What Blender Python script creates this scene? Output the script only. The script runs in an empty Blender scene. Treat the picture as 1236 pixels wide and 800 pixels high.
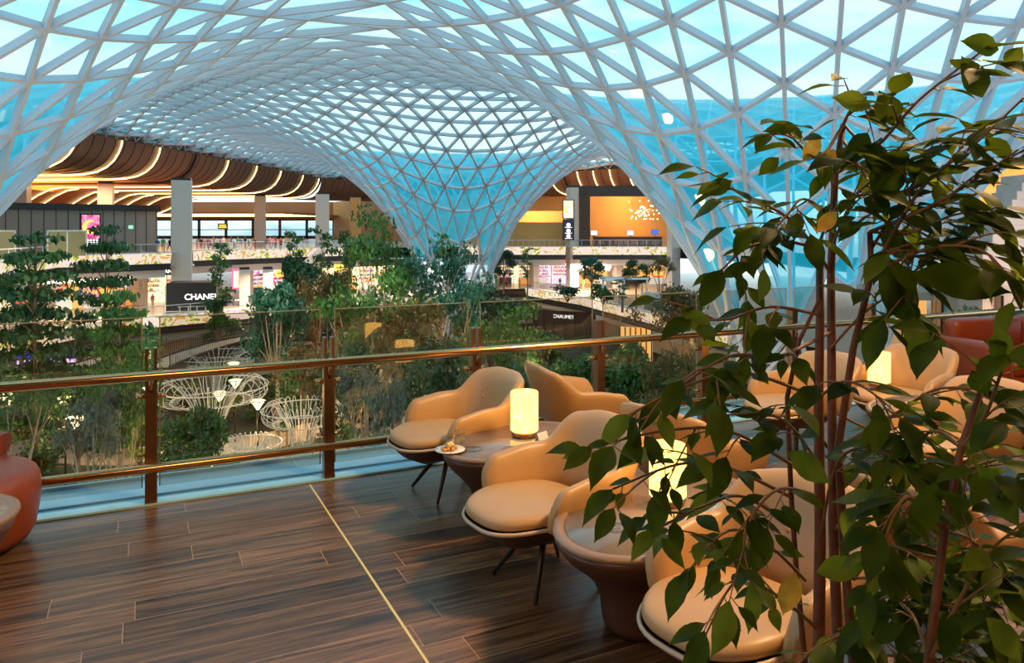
import bpy, math, random
from mathutils import Vector, Matrix, noise
random.seed(7)
R = math.radians
scene = bpy.context.scene
COL = scene.collection
W, H, F, HX, HY = 1236, 800, 925.0, 618.0, 275.0
CAMZ = 1.7

# ------------------------------------------------------------------ camera, world, lights, exposure
cam = bpy.data.cameras.new('camera'); camo = bpy.data.objects.new('camera', cam); COL.objects.link(camo)
camo.location = (0, 0, CAMZ); camo.rotation_euler = (R(90), 0, 0)
cam.sensor_width = 36.0; cam.lens = 36.0*F/W; cam.shift_y = -(400.0-HY)/W; cam.clip_start = .05; cam.clip_end = 2000
scene.camera = camo
scene.view_settings.view_transform = 'Standard'; scene.view_settings.look = 'None'
scene.view_settings.gamma = 1; scene.view_settings.use_curve_mapping = False
scene.view_settings.exposure = 0.1
cy = scene.cycles
cy.max_bounces = 10; cy.transparent_max_bounces = 24; cy.diffuse_bounces = 3; cy.glossy_bounces = 4; cy.transmission_bounces = 6
cy.sample_clamp_indirect = 3.0; cy.caustics_reflective = False; cy.caustics_refractive = False
try:
    cy.use_denoising = True; cy.denoiser = 'OPENIMAGEDENOISE'
except Exception: pass

world = bpy.data.worlds.new('sky'); scene.world = world; world.use_nodes = True
wn = world.node_tree; wn.nodes.clear()
def N(t, ty, **kw):
    n = t.nodes.new(ty)
    for k, v in kw.items():
        if k == 'loc': continue
        if k in n.inputs.keys() if hasattr(n.inputs, 'keys') else False: n.inputs[k].default_value = v
        else: setattr(n, k, v)
    return n
def ramp(t, stops, interp='LINEAR'):
    n = t.nodes.new('ShaderNodeValToRGB'); cr = n.color_ramp; cr.interpolation = interp
    while len(cr.elements) > 1: cr.elements.remove(cr.elements[-1])
    cr.elements[0].position = stops[0][0]; cr.elements[0].color = tuple(stops[0][1])+(1,)
    for p, c in stops[1:]:
        e = cr.elements.new(p); e.color = tuple(c)+(1,)
    return n
tc = N(wn, 'ShaderNodeTexCoord'); sep = N(wn, 'ShaderNodeSeparateXYZ'); wn.links.new(tc.outputs['Generated'], sep.inputs[0])
rp = ramp(wn, [(0.0, (.30, .42, .46)), (.02, (.40, .74, .88)), (.10, (.66, .94, .96)), (.17, (.72, .96, .97)), (.27, (.36, .76, .86)), (.5, (.24, .66, .86)), (1, (.14, .46, .78))])
wn.links.new(sep.outputs[2], rp.inputs[0])
mpw = N(wn, 'ShaderNodeMapping'); mpw.inputs['Scale'].default_value = (1.0, 1.0, 4.0); wn.links.new(tc.outputs['Generated'], mpw.inputs[0])
nz = N(wn, 'ShaderNodeTexNoise'); nz.inputs['Scale'].default_value = 3.2; nz.inputs['Detail'].default_value = 7; nz.inputs['Roughness'].default_value = .6
wn.links.new(mpw.outputs[0], nz.inputs[0])
cr2 = ramp(wn, [(.42, (0, 0, 0)), (.60, (.8, .8, .8))]); wn.links.new(nz.outputs[0], cr2.inputs[0])
mixw = N(wn, 'ShaderNodeMixRGB'); mixw.inputs[2].default_value = (.95, .93, .92, 1)
wn.links.new(cr2.outputs[0], mixw.inputs[0]); wn.links.new(rp.outputs[0], mixw.inputs[1])
bg = N(wn, 'ShaderNodeBackground'); bg.inputs[1].default_value = 1.9; wn.links.new(mixw.outputs[0], bg.inputs[0])
wo = N(wn, 'ShaderNodeOutputWorld'); wn.links.new(bg.outputs[0], wo.inputs[0])

def light(name, kind, loc, energy, color, size=.5, target=None, size_y=None, spot=None, blend=.5):
    l = bpy.data.lights.new(name, kind); l.energy = energy; l.color = color
    if kind == 'AREA':
        l.size = size
        if size_y: l.shape = 'RECTANGLE'; l.size_y = size_y
    elif kind in ('POINT', 'SPOT'): l.shadow_soft_size = size
    if kind == 'SPOT' and spot: l.spot_size = R(spot); l.spot_blend = blend
    o = bpy.data.objects.new(name, l); COL.objects.link(o); o.location = loc
    if target is not None:
        d = Vector(target)-Vector(loc); o.rotation_euler = d.to_track_quat('-Z', 'Y').to_euler()
    return o
WARM = (1.0, .56, .22); AMBER = (1.0, .45, .12); SOFTW = (1.0, .70, .46)
light('lounge_ceiling_light', 'AREA', (3.2, 3.4, 5.0), 340, (1.0, .62, .28), .7, (.6, 3.2, .3))
light('lounge_fill_light', 'AREA', (-1.5, -3.0, 4.9), 140, (1.0, .60, .26), 2.0, (.6, 4.0, .4))
light('lounge_side_light', 'AREA', (6.5, 0.5, 3.6), 90, WARM, 1.6, (1.2, 3.0, .6))
light('terminal_glow', 'AREA', (-68, 112, 3.4), 30000, (1.0, .40, .07), 22, (-64, 112, 9.0), 60)
light('terminal_glow', 'AREA', (-51, 104, 8.0), 5200, (1.0, .62, .36), 2, (-50.5, 104, 0), 44)
light('restaurant_glow', 'AREA', (18.5, 123, 6.2), 1300, (1.0, .50, .13), 4, (18.5, 129, .5), 10)
light('hall_glow', 'AREA', (3, 126, 6.8), 2600, (1.0, .52, .20), 4, (3, 140, 3), 8)
light('terminal_right_glow', 'AREA', (50, 66, 3), 5000, (1.0, .55, .22), 8, (52, 80, 5))
light('marble_wall_light', 'AREA', (36, 42, -5.5), 1900, (1.0, .66, .50), 4, (36, 55, -2))
for gx, gy, gz, ge in ((-28, 94, -3.9, 4500), (-46, 84, -3.9, 4500), (-12, 112, -3.9, 3600), (12, 118, -3.9, 5200)):
    light('concourse_downlight', 'AREA', (gx, gy, gz), ge, SOFTW, 5, (gx, gy, -10), 8)

# ------------------------------------------------------------------ helpers
def at(px, py, Y):   # point of the place seen at that pixel at depth Y
    return Vector(((px-HX)*Y/F, Y, CAMZ-(py-HY)*Y/F))
def on(px, py, z):   # same, on the horizontal plane z
    return at(px, py, F*(CAMZ-z)/(py-HY))
def gx(px, Y): return (px-HX)*Y/F

class MB:
    def __init__(s): s.v = []; s.f = []; s.m = []; s.s = []
    def add(s, vs, fs, mi=0, sm=False):
        b = len(s.v); s.v.extend(Vector(v) for v in vs)
        for f in fs: s.f.append([b+i for i in f]); s.m.append(mi); s.s.append(sm)
        return s
    def box(s, c, d, rz=0, mi=0, rot=None):
        c = Vector(c); x, y, z = d[0]/2, d[1]/2, d[2]/2
        M = rot if rot is not None else Matrix.Rotation(rz, 3, 'Z')
        vs = [c+M @ Vector(p) for p in ((-x,-y,-z),(x,-y,-z),(x,y,-z),(-x,y,-z),(-x,-y,z),(x,-y,z),(x,y,z),(-x,y,z))]
        return s.add(vs, [(0,3,2,1),(4,5,6,7),(0,1,5,4),(1,2,6,5),(2,3,7,6),(3,0,4,7)], mi)
    def bar(s, a, b, w, d, up=(0,0,1), mi=0):
        a, b = Vector(a), Vector(b); t = b-a; L = t.length
        if L < 1e-6: return s
        t /= L; u = Vector(up); sd = t.cross(u)
        if sd.length < 1e-4: sd = t.cross(Vector((1,0,0)))
        sd.normalize(); u = sd.cross(t)
        return s.box((a+b)/2, (L, w, d), mi=mi, rot=Matrix((t, sd, u)).transposed() if False else Matrix((( t.x, -sd.x, u.x),(t.y, -sd.y, u.y),(t.z, -sd.z, u.z))))
    def tube(s, pts, rad, n=8, mi=0, cap=True, sm=True, closed=False, flat=1.0):
        pts = [Vector(p) for p in pts]; k = len(pts)
        rs = rad if isinstance(rad, (list, tuple)) else [rad]*k
        rings = []; pu = None
        for i, p in enumerate(pts):
            if closed: t = pts[(i+1) % k]-pts[i-1]
            else: t = pts[min(i+1, k-1)]-pts[max(i-1, 0)]
            if t.length < 1e-9: t = Vector((0, 0, 1))
            t.normalize()
            if pu is None: pu = Vector((0,0,1)) if abs(t.z) < .9 else Vector((1,0,0))
            sd = t.cross(pu)
            if sd.length < 1e-5: sd = t.orthogonal()
            sd.normalize(); u = sd.cross(t); pu = u
            rings.append([p+sd*math.cos(2*math.pi*j/n)*rs[i]+u*math.sin(2*math.pi*j/n)*rs[i]*flat for j in range(n)])
        vs = [v for r in rings for v in r]; fs = []
        for i in range(k if closed else k-1):
            i2 = (i+1) % k
            for j in range(n):
                j2 = (j+1) % n; fs.append((i*n+j, i*n+j2, i2*n+j2, i2*n+j))
        if cap and not closed: fs.append(tuple(range(n))[::-1]); fs.append(tuple((k-1)*n+j for j in range(n)))
        return s.add(vs, fs, mi, sm)
    def lathe(s, prof, c=(0,0,0), n=24, mi=0, sx=1, sy=1, rz=0, sm=True, cap=True):
        c = Vector(c); ca, sa = math.cos(rz), math.sin(rz); vs = []
        for r, z in prof:
            for j in range(n):
                a = 2*math.pi*j/n; x, y = r*math.cos(a)*sx, r*math.sin(a)*sy
                vs.append(c+Vector((x*ca-y*sa, x*sa+y*ca, z)))
        fs = []
        for i in range(len(prof)-1):
            for j in range(n):
                j2 = (j+1) % n; fs.append((i*n+j, i*n+j2, (i+1)*n+j2, (i+1)*n+j))
        if cap: fs.append(tuple(range(n))[::-1]); fs.append(tuple((len(prof)-1)*n+j for j in range(n)))
        return s.add(vs, fs, mi, sm)
    def grid(s, rows, mi=0, sm=True, closed=False):
        n = len(rows[0]); vs = [v for r in rows for v in r]; fs = []
        for i in range(len(rows)-1):
            for j in range(n if closed else n-1):
                j2 = (j+1) % n; fs.append((i*n+j, i*n+j2, (i+1)*n+j2, (i+1)*n+j))
        return s.add(vs, fs, mi, sm)
    def prism(s, poly, z0, z1, mi=0):
        n = len(poly); vs = [(p[0], p[1], z0) for p in poly]+[(p[0], p[1], z1) for p in poly]
        fs = [tuple(range(n))[::-1], tuple(range(n, 2*n))]+[(i, (i+1) % n, n+(i+1) % n, n+i) for i in range(n)]
        return s.add(vs, fs, mi)
    def build(s, name, mats, parent=None, bevel=0, sub=0, smooth=None):
        me = bpy.data.meshes.new(name); me.from_pydata([tuple(v) for v in s.v], [], s.f)
        if not isinstance(mats, (list, tuple)): mats = [mats]
        for m in mats: me.materials.append(m)
        me.polygons.foreach_set('material_index', s.m)
        me.polygons.foreach_set('use_smooth', [bool(x) for x in s.s] if smooth is None else [smooth]*len(s.f))
        me.update()
        o = bpy.data.objects.new(name, me); COL.objects.link(o)
        if parent is not None: o.parent = parent
        if bevel:
            b = o.modifiers.new('bevel', 'BEVEL'); b.width = bevel; b.segments = 3; b.limit_method = 'ANGLE'
        if sub:
            b = o.modifiers.new('sub', 'SUBSURF'); b.levels = sub; b.render_levels = sub
        return o
def empty(name, loc=(0,0,0), rz=0):
    o = bpy.data.objects.new(name, None); COL.objects.link(o); o.location = loc; o.rotation_euler.z = rz; o.empty_display_size = .1
    return o
def tag(o, label, cat, group=None, kind=None):
    if label: o['label'] = label
    if cat: o['category'] = cat
    if group: o['group'] = group
    if kind: o['kind'] = kind
    return o
def struct(o, label=None):
    o['kind'] = 'structure'
    if label: o['label'] = label
    return o
KIDS = {}
def copy_tree(o, parent=None):
    c = o.copy(); COL.objects.link(c); c.parent = parent
    for ch in list(o.children):
        copy_tree(ch, c)
    return c

# ------------------------------------------------------------------ materials
def mat(name, color, rough=.5, metal=0, spec=.5, emis=None, estr=0, noise_amt=0, nscale=5, bump=0, coat=0, sheen=0, trans=0):
    m = bpy.data.materials.new(name); m.use_nodes = True; t = m.node_tree; b = t.nodes['Principled BSDF']
    b.inputs['Base Color'].default_value = tuple(color)+(1,); b.inputs['Roughness'].default_value = rough; b.inputs['Metallic'].default_value = metal
    b.inputs['Specular IOR Level'].default_value = spec
    if coat: b.inputs['Coat Weight'].default_value = coat
    if emis: b.inputs['Emission Color'].default_value = tuple(emis)+(1,); b.inputs['Emission Strength'].default_value = estr
    if noise_amt or bump:
        tc = N(t, 'ShaderNodeTexCoord'); nz = N(t, 'ShaderNodeTexNoise'); nz.inputs['Scale'].default_value = nscale; nz.inputs['Detail'].default_value = 5
        t.links.new(tc.outputs['Object'], nz.inputs[0])
        if noise_amt:
            lo = [c*(1-noise_amt) for c in color]; hi = [min(1, c*(1+noise_amt)) for c in color]
            r = ramp(t, [(.3, lo), (.7, hi)]); t.links.new(nz.outputs[0], r.inputs[0]); t.links.new(r.outputs[0], b.inputs['Base Color'])
        if bump:
            bp = N(t, 'ShaderNodeBump'); bp.inputs['Strength'].default_value = bump; bp.inputs['Distance'].default_value = .01
            t.links.new(nz.outputs[0], bp.inputs['Height']); t.links.new(bp.outputs[0], b.inputs['Normal'])
    return m
def emat(name, color, strength):
    m = bpy.data.materials.new(name); m.use_nodes = True; t = m.node_tree; t.nodes.clear()
    e = N(t, 'ShaderNodeEmission'); e.inputs[0].default_value = tuple(color)+(1,); e.inputs[1].default_value = strength
    o = N(t, 'ShaderNodeOutputMaterial'); t.links.new(e.outputs[0], o.inputs[0]); return m
def glassy(name, tint, film=None, film_amt=0.0, refl=1.0, rough=0.0, ior=1.5):
    m = bpy.data.materials.new(name); m.use_nodes = True; t = m.node_tree; t.nodes.clear()
    tr = N(t, 'ShaderNodeBsdfTransparent'); tr.inputs[0].default_value = tuple(tint)+(1,)
    last = tr.outputs[0]
    if film_amt:
        d = N(t, 'ShaderNodeBsdfDiffuse'); d.inputs[0].default_value = tuple(film)+(1,)
        l = N(t, 'ShaderNodeBsdfTranslucent'); l.inputs[0].default_value = tuple(film)+(1,)
        a = N(t, 'ShaderNodeMixShader'); a.inputs[0].default_value = .5; t.links.new(d.outputs[0], a.inputs[1]); t.links.new(l.outputs[0], a.inputs[2])
        mx = N(t, 'ShaderNodeMixShader'); mx.inputs[0].default_value = film_amt; t.links.new(last, mx.inputs[1]); t.links.new(a.outputs[0], mx.inputs[2]); last = mx.outputs[0]
    g = N(t, 'ShaderNodeBsdfGlossy'); g.inputs['Roughness'].default_value = rough
    lw = N(t, 'ShaderNodeLayerWeight'); lw.inputs[0].default_value = .5
    pw = N(t, 'ShaderNodeMath', operation='POWER'); pw.inputs[1].default_value = 5; t.links.new(lw.outputs['Facing'], pw.inputs[0])
    ma = N(t, 'ShaderNodeMath', operation='MULTIPLY_ADD'); ma.inputs[1].default_value = .92; ma.inputs[2].default_value = .06; t.links.new(pw.outputs[0], ma.inputs[0])
    mu = N(t, 'ShaderNodeMath', operation='MULTIPLY'); mu.inputs[1].default_value = refl; t.links.new(ma.outputs[0], mu.inputs[0])
    mx = N(t, 'ShaderNodeMixShader'); t.links.new(mu.outputs[0], mx.inputs[0]); t.links.new(last, mx.inputs[1]); t.links.new(g.outputs[0], mx.inputs[2])
    o = N(t, 'ShaderNodeOutputMaterial'); t.links.new(mx.outputs[0], o.inputs[0]); return m
def leafmat(name, c1, c2, trans=.35, rough=.45, sc=3.0, vein=False):
    m = bpy.data.materials.new(name); m.use_nodes = True; t = m.node_tree; b = t.nodes['Principled BSDF']; out = t.nodes['Material Output']
    tc = N(t, 'ShaderNodeTexCoord'); nz = N(t, 'ShaderNodeTexNoise'); nz.inputs['Scale'].default_value = sc; nz.inputs['Detail'].default_value = 3
    t.links.new(tc.outputs['Object'], nz.inputs[0]); r = ramp(t, [(.35, c1), (.65, c2)]); t.links.new(nz.outputs[0], r.inputs[0])
    t.links.new(r.outputs[0], b.inputs['Base Color']); b.inputs['Roughness'].default_value = rough
    tl = N(t, 'ShaderNodeBsdfTranslucent'); hs = N(t, 'ShaderNodeHueSaturation'); hs.inputs['Value'].default_value = 1.6; hs.inputs['Hue'].default_value = .485
    t.links.new(r.outputs[0], hs.inputs['Color']); t.links.new(hs.outputs[0], tl.inputs[0])
    mx = N(t, 'ShaderNodeMixShader'); mx.inputs[0].default_value = trans; t.links.new(b.outputs[0], mx.inputs[1]); t.links.new(tl.outputs[0], mx.inputs[2])
    t.links.new(mx.outputs[0], out.inputs[0]); return m
M = {}
M['steel'] = mat('painted_steel', (.56, .56, .61), .45)
M['bronze'] = mat('bronze', (.66, .38, .17), .2, 1.0)
M['bronze_dark'] = mat('bronze_satin', (.36, .20, .11), .3, 1.0)
M['white'] = mat('white_paint', (.74, .74, .74), .5)
M['offwhite'] = mat('off_white_panel', (.66, .58, .50), .55, noise_amt=.06, nscale=.4)
M['plate_metal'] = mat('sky_tinted_kerb', (.34, .66, .80), .12)  # cyan of the reflected sky is put into the kerb's base colour
M['ledge'] = mat('sky_tinted_ledge', (.28, .50, .62), .14)  # white ledge with the sky's blue sheen painted into its colour
M['black'] = mat('black_metal', (.015, .015, .018), .4)
M['dark'] = mat('dark_brown', (.05, .032, .026), .4)
M['charcoal'] = mat('charcoal_panel', (.045, .04, .045), .5)
M['leather'] = mat('beige_leather', (.50, .285, .125), .40, noise_amt=.05, nscale=6, bump=.08)
M['leather_edge'] = mat('pale_piping', (.62, .46, .33), .4)
M['orange'] = mat('burnt_orange_leather', (.25, .042, .006), .38, noise_amt=.1, nscale=5, bump=.08)
M['brown_leather'] = mat('brown_table_leather', (.085, .034, .020), .38, noise_amt=.1, nscale=8)
M['rim_leather'] = mat('taupe_table_rim', (.27, .165, .11), .35)
M['leg'] = mat('dark_wood_leg', (.03, .018, .014), .4)
M['plate'] = mat('white_porcelain', (.8, .78, .74), .2)
M['food'] = mat('pastry', (.65, .30, .06), .5, noise_amt=.4, nscale=60)
M['food2'] = mat('cream_sauce', (.85, .62, .2), .4)
M['trunk'] = mat('bark', (.20, .13, .08), .8, noise_amt=.3, nscale=12)
M['trunk_pale'] = mat('pale_bark', (.36, .29, .22), .8, noise_amt=.25, nscale=10)
M['ficus_bark'] = mat('ficus_bark', (.14, .045, .02), .6, noise_amt=.3, nscale=40, bump=.3)
M['twig'] = mat('ficus_twig', (.22, .10, .028), .5)
M['soil'] = mat('garden_ground', (.035, .04, .018), .9, noise_amt=.5, nscale=.5)
M['path'] = mat('garden_path', (.52, .36, .25), .6, noise_amt=.1, nscale=.6)
M['stone'] = mat('terminal_floor_stone', (.50, .40, .32), .22, noise_amt=.08, nscale=.3)
M['roofglass'] = glassy('roof_glass', (.82, 1.0, 1.0), (.0, .66, .86), .42, .5)
M['railglass'] = glassy('rail_glass', (.93, .90, .85), None, 0, 1.3, ior=1.52)
M['edgeglass'] = emat('x', (0,0,0), 0) if False else mat('glass_edge', (.45, .42, .30), .15, .3)
M['clear'] = glassy('clear_glass', (.95, .97, .97))
M['led'] = emat('led_strip', (1.0, .62, .22), 7.0)
M['wire'] = mat('white_wire', (.6, .62, .64), .4)
M['skin'] = mat('skin', (.42, .24, .16), .6)
# ------------------------------------------------------------------ procedural surface materials
def wood_floor():
    m = bpy.data.materials.new('wood_planks'); m.use_nodes = True; t = m.node_tree; b = t.nodes['Principled BSDF']
    tc = N(t, 'ShaderNodeTexCoord'); mp = N(t, 'ShaderNodeMapping'); mp.inputs['Rotation'].default_value = (0, 0, -ANG)
    t.links.new(tc.outputs['Object'], mp.inputs[0])
    RH, PL = .185, 1.22
    def mth(op, a, b=None):
        n = N(t, 'ShaderNodeMath', operation=op)
        for k, x in enumerate((a, b)):
            if x is None: continue
            if isinstance(x, (int, float)): n.inputs[k].default_value = x
            else: t.links.new(x, n.inputs[k])
        return n.outputs[0]
    sp = N(t, 'ShaderNodeSeparateXYZ'); t.links.new(mp.outputs[0], sp.inputs[0])
    yr = mth('DIVIDE', sp.outputs[1], RH); row = mth('FLOOR', yr); fy = mth('FRACT', yr)
    wn1 = N(t, 'ShaderNodeTexWhiteNoise'); wn1.noise_dimensions = '1D'; t.links.new(row, wn1.inputs['W'])
    xs = mth('ADD', mth('DIVIDE', sp.outputs[0], PL), mth('MULTIPLY', wn1.outputs['Value'], 7.3)); col_ = mth('FLOOR', xs); fx = mth('FRACT', xs)
    jm = mth('MAXIMUM', mth('LESS_THAN', mth('MULTIPLY', fx, PL), .0032), mth('LESS_THAN', mth('MULTIPLY', fy, RH), .0028))
    cb = N(t, 'ShaderNodeCombineXYZ'); t.links.new(row, cb.inputs[0]); t.links.new(col_, cb.inputs[1])
    wn2 = N(t, 'ShaderNodeTexWhiteNoise'); wn2.noise_dimensions = '2D'; t.links.new(cb.outputs[0], wn2.inputs['Vector'])
    m2 = N(t, 'ShaderNodeMapping'); m2.inputs['Scale'].default_value = (.7, 12, 1); t.links.new(mp.outputs[0], m2.inputs[0])
    ad = N(t, 'ShaderNodeVectorMath', operation='ADD'); t.links.new(m2.outputs[0], ad.inputs[0])
    sc = N(t, 'ShaderNodeVectorMath', operation='SCALE'); sc.inputs['Scale'].default_value = 9; t.links.new(wn2.outputs['Color'], sc.inputs[0]); t.links.new(sc.outputs[0], ad.inputs[1])
    n1 = N(t, 'ShaderNodeTexNoise'); n1.inputs['Scale'].default_value = 2.2; n1.inputs['Detail'].default_value = 9; n1.inputs['Roughness'].default_value = .68; n1.inputs['Distortion'].default_value = .6
    t.links.new(ad.outputs[0], n1.inputs[0])
    r = ramp(t, [(.33, (.022, .009, .006)), (.44, (.092, .042, .018)), (.56, (.185, .090, .038)), (.70, (.30, .155, .072))]); t.links.new(n1.outputs[0], r.inputs[0])
    hs = N(t, 'ShaderNodeHueSaturation'); t.links.new(r.outputs[0], hs.inputs['Color'])
    mr = N(t, 'ShaderNodeMapRange'); mr.inputs[3].default_value = .62; mr.inputs[4].default_value = 1.3; t.links.new(wn2.outputs['Value'], mr.inputs[0]); t.links.new(mr.outputs[0], hs.inputs['Value'])
    mx = N(t, 'ShaderNodeMixRGB'); mx.inputs[2].default_value = (.50, .27, .14, 1); t.links.new(jm, mx.inputs[0]); t.links.new(hs.outputs[0], mx.inputs[1])
    t.links.new(mx.outputs[0], b.inputs['Base Color'])
    rr = N(t, 'ShaderNodeMapRange'); rr.inputs[3].default_value = .22; rr.inputs[4].default_value = .42; t.links.new(n1.outputs[0], rr.inputs[0]); t.links.new(rr.outputs[0], b.inputs['Roughness'])
    bp = N(t, 'ShaderNodeBump'); bp.inputs['Strength'].default_value = .15; bp.inputs['Distance'].default_value = .002; t.links.new(n1.outputs[0], bp.inputs['Height']); t.links.new(bp.outputs[0], b.inputs['Normal'])
    return m
def panels(name, base, dark, sx, sz, rough=.5, axis=0, gap=.02):
    # vertical/horizontal joints in object space; axis gives the mapped rotation
    m = bpy.data.materials.new(name); m.use_nodes = True; t = m.node_tree; b = t.nodes['Principled BSDF']; b.inputs['Roughness'].default_value = rough
    tc = N(t, 'ShaderNodeTexCoord'); br = N(t, 'ShaderNodeTexBrick'); br.offset = 0
    br.inputs['Scale'].default_value = 1; br.inputs['Brick Width'].default_value = sx; br.inputs['Row Height'].default_value = sz; br.inputs['Mortar Size'].default_value = gap
    br.inputs['Color1'].default_value = tuple(base)+(1,); br.inputs['Color2'].default_value = tuple(c*.86 for c in base)+(1,); br.inputs['Mortar'].default_value = tuple(dark)+(1,)
    t.links.new(tc.outputs['UV'], br.inputs[0]); t.links.new(br.outputs[0], b.inputs['Base Color']); return m
def led_mat(name, seed, strength=2.3, scale=.55, stops=None):
    m = bpy.data.materials.new(name); m.use_nodes = True; t = m.node_tree; t.nodes.clear()
    tc = N(t, 'ShaderNodeTexCoord'); mp = N(t, 'ShaderNodeMapping'); mp.inputs['Location'].default_value = (seed*13.1, seed*7.7, seed*3.3); t.links.new(tc.outputs['Object'], mp.inputs[0])
    nz = N(t, 'ShaderNodeTexNoise'); nz.inputs['Scale'].default_value = scale*2.2; nz.inputs['Detail'].default_value = 4; nz.inputs['Distortion'].default_value = 1.5; t.links.new(mp.outputs[0], nz.inputs[0])
    r = ramp(t, stops or [(.30, (.10, .22, .02)), (.40, (.55, .55, .04)), (.44, (1, .85, .55)), (.50, (1, .80, .88)), (.54, (1, .70, .55)), (.58, (1, .85, .7)), (.62, (.5, .5, .03)), (.68, (1, .35, .06)), (.78, (.9, .7, .1))])
    t.links.new(nz.outputs[0], r.inputs[0])
    e = N(t, 'ShaderNodeEmission'); e.inputs[1].default_value = strength; t.links.new(r.outputs[0], e.inputs[0])
    o = N(t, 'ShaderNodeOutputMaterial'); t.links.new(e.outputs[0], o.inputs[0]); return m
ANG = math.atan2(.4366, .8997)
RD = Vector((.8997, .4366, 0)).normalized()      # along the balustrade
RN = Vector((-RD.y, RD.x, 0))                    # towards the atrium
P0 = Vector((-1.24, 5.19, 0))                    # foot of one post
M['floor'] = wood_floor()
M['ledband'] = led_mat('flower_led_band', 1, .95, .38)
M['shop_warm'] = led_mat('lit_shop_display', 4, 1.8, 1.5, [(.28, (.10, .03, .01)), (.38, (.9, .38, .08)), (.46, (1, .75, .38)), (.56, (1, .86, .62)), (.62, (.95, .5, .2)), (.68, (.5, .12, .06)), (.76, (1, .8, .5))])
M['shop_pink'] = led_mat('lit_pink_display', 6, 1.3, 1.2, [(.28, (.15, .05, .3)), (.38, (.9, .2, .4)), (.46, (1, .75, .6)), (.54, (1, .9, .85)), (.62, (.3, .3, 1)), (.68, (1, .5, .2)), (.76, (1, .85, .7))])
M['shop_gold'] = emat('lit_gold_wall', (1, .50, .13), 1.2)
M['shop_red'] = mat('red_shop_panel', (.5, .04, .03), .4, emis=(1, .12, .05), estr=.5)
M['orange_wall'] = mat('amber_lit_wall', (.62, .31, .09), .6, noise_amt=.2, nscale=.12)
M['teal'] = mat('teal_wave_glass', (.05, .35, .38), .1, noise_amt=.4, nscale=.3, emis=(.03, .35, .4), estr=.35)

# ------------------------------------------------------------------ glass roof: trumpets joined by a vault
FUN = [Vector((-35.0, 37.0, 0)), Vector((-7.8, 105.0, 0)), Vector((18.2, 48.0, 0)), Vector((92, 112, 0)), Vector((-12, -16, 0)), Vector((44, -4, 0))]
PROF = [(3.9, -14.6), (4.0, -10.5), (4.5, -6.5), (5.6, -2.0), (7.2, 1.0), (9.3, 3.9), (12.0, 6.8), (16.0, 9.9), (21, 12.4), (27, 14.2), (33, 15.1), (40, 15.4)]
def prof_tab():
    s = [0.0]
    for i in range(1, len(PROF)): s.append(s[-1]+math.hypot(PROF[i][0]-PROF[i-1][0], PROF[i][1]-PROF[i-1][1]))
    return s
PS = prof_tab()
def prof_at(s):
    s = max(0, min(PS[-1], s))
    for i in range(len(PS)-1):
        if s <= PS[i+1]:
            k = (s-PS[i])/(PS[i+1]-PS[i])
            def cr(j, c):
                p = [PROF[max(0, min(len(PROF)-1, i+o))][c] for o in (-1, 0, 1, 2)]
                return .5*((2*p[1])+(-p[0]+p[2])*k+(2*p[0]-5*p[1]+4*p[2]-p[3])*k*k+(-p[0]+3*p[1]-3*p[2]+p[3])*k**3)
            return cr(i, 0), cr(i, 1)
    return PROF[-1]
RHO0, RHOM = 5.0, 33.0
SM = PS[-2]                                   # arc length where r = 33
def remap(q):
    k = min(range(len(FUN)), key=lambda i: (FUN[i]-q).length); c = FUN[k]; d = q-c; rho = d.length
    if rho < RHO0-2.6: return None
    if rho >= RHOM: return Vector((q.x, q.y, 15.1+.3*min(1, (rho-RHOM)/7))), k, rho
    u = (rho-RHO0)/(RHOM-RHO0)
    if u < 0: return Vector((c.x+d.x/rho*3.9, c.y+d.y/rho*3.9, -14.6+(rho-RHO0)*1.4)), k, rho
    T = ((RHO0, 0), (7.4, .20*SM), (10.3, .37*SM), (16, .55*SM), (RHOM, SM)); s = SM
    for i in range(4):
        if rho <= T[i+1][0]: s = T[i][1]+(T[i+1][1]-T[i][1])*(rho-T[i][0])/(T[i+1][0]-T[i][0]); break
    r, z = prof_at(s)
    return Vector((c.x+d.x/rho*r, c.y+d.y/rho*r, z)), k, rho
# roof edge over the terminal (top of the timber eave); polygon inside which the roof stands
EAVE = [Vector((-60, -30, 0)), Vector((-52.3, 20, 0)), Vector((-49.5, 60, 0)), Vector((-47.2, 89, 0)), Vector((-44.6, 112, 0)), Vector((-42.6, 140, 0)), Vector((-41, 165, 0)), Vector((-30, 176, 0)), Vector((-8, 172, 0)),
        Vector((2, 154, 0)), Vector((11, 144, 0)), Vector((28, 129, 0)), Vector((44, 112, 0)), Vector((52, 92, 0)), Vector((58, 70, 0)), Vector((70, 40, 0)), Vector((80, -30, 0))]
def eave_dist(q):
    best = 1e9; inside = False; n = len(EAVE)
    for i in range(n):
        a, b = EAVE[i], EAVE[(i+1) % n]
        if i < n-1:
            t = max(0, min(1, (q-a).dot(b-a)/(b-a).length_squared)); best = min(best, (q-a-(b-a)*t).length)
        if (a.y > q.y) != (b.y > q.y) and q.x < (b.x-a.x)*(q.y-a.y)/(b.y-a.y)+a.x: inside = not inside
    return best if inside else -best
ZE = 12.9
def smin(a, b, k):
    h = max(k-abs(a-b), 0)/k; return min(a, b)-h*h*k*.25
LE = 3.0
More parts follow.
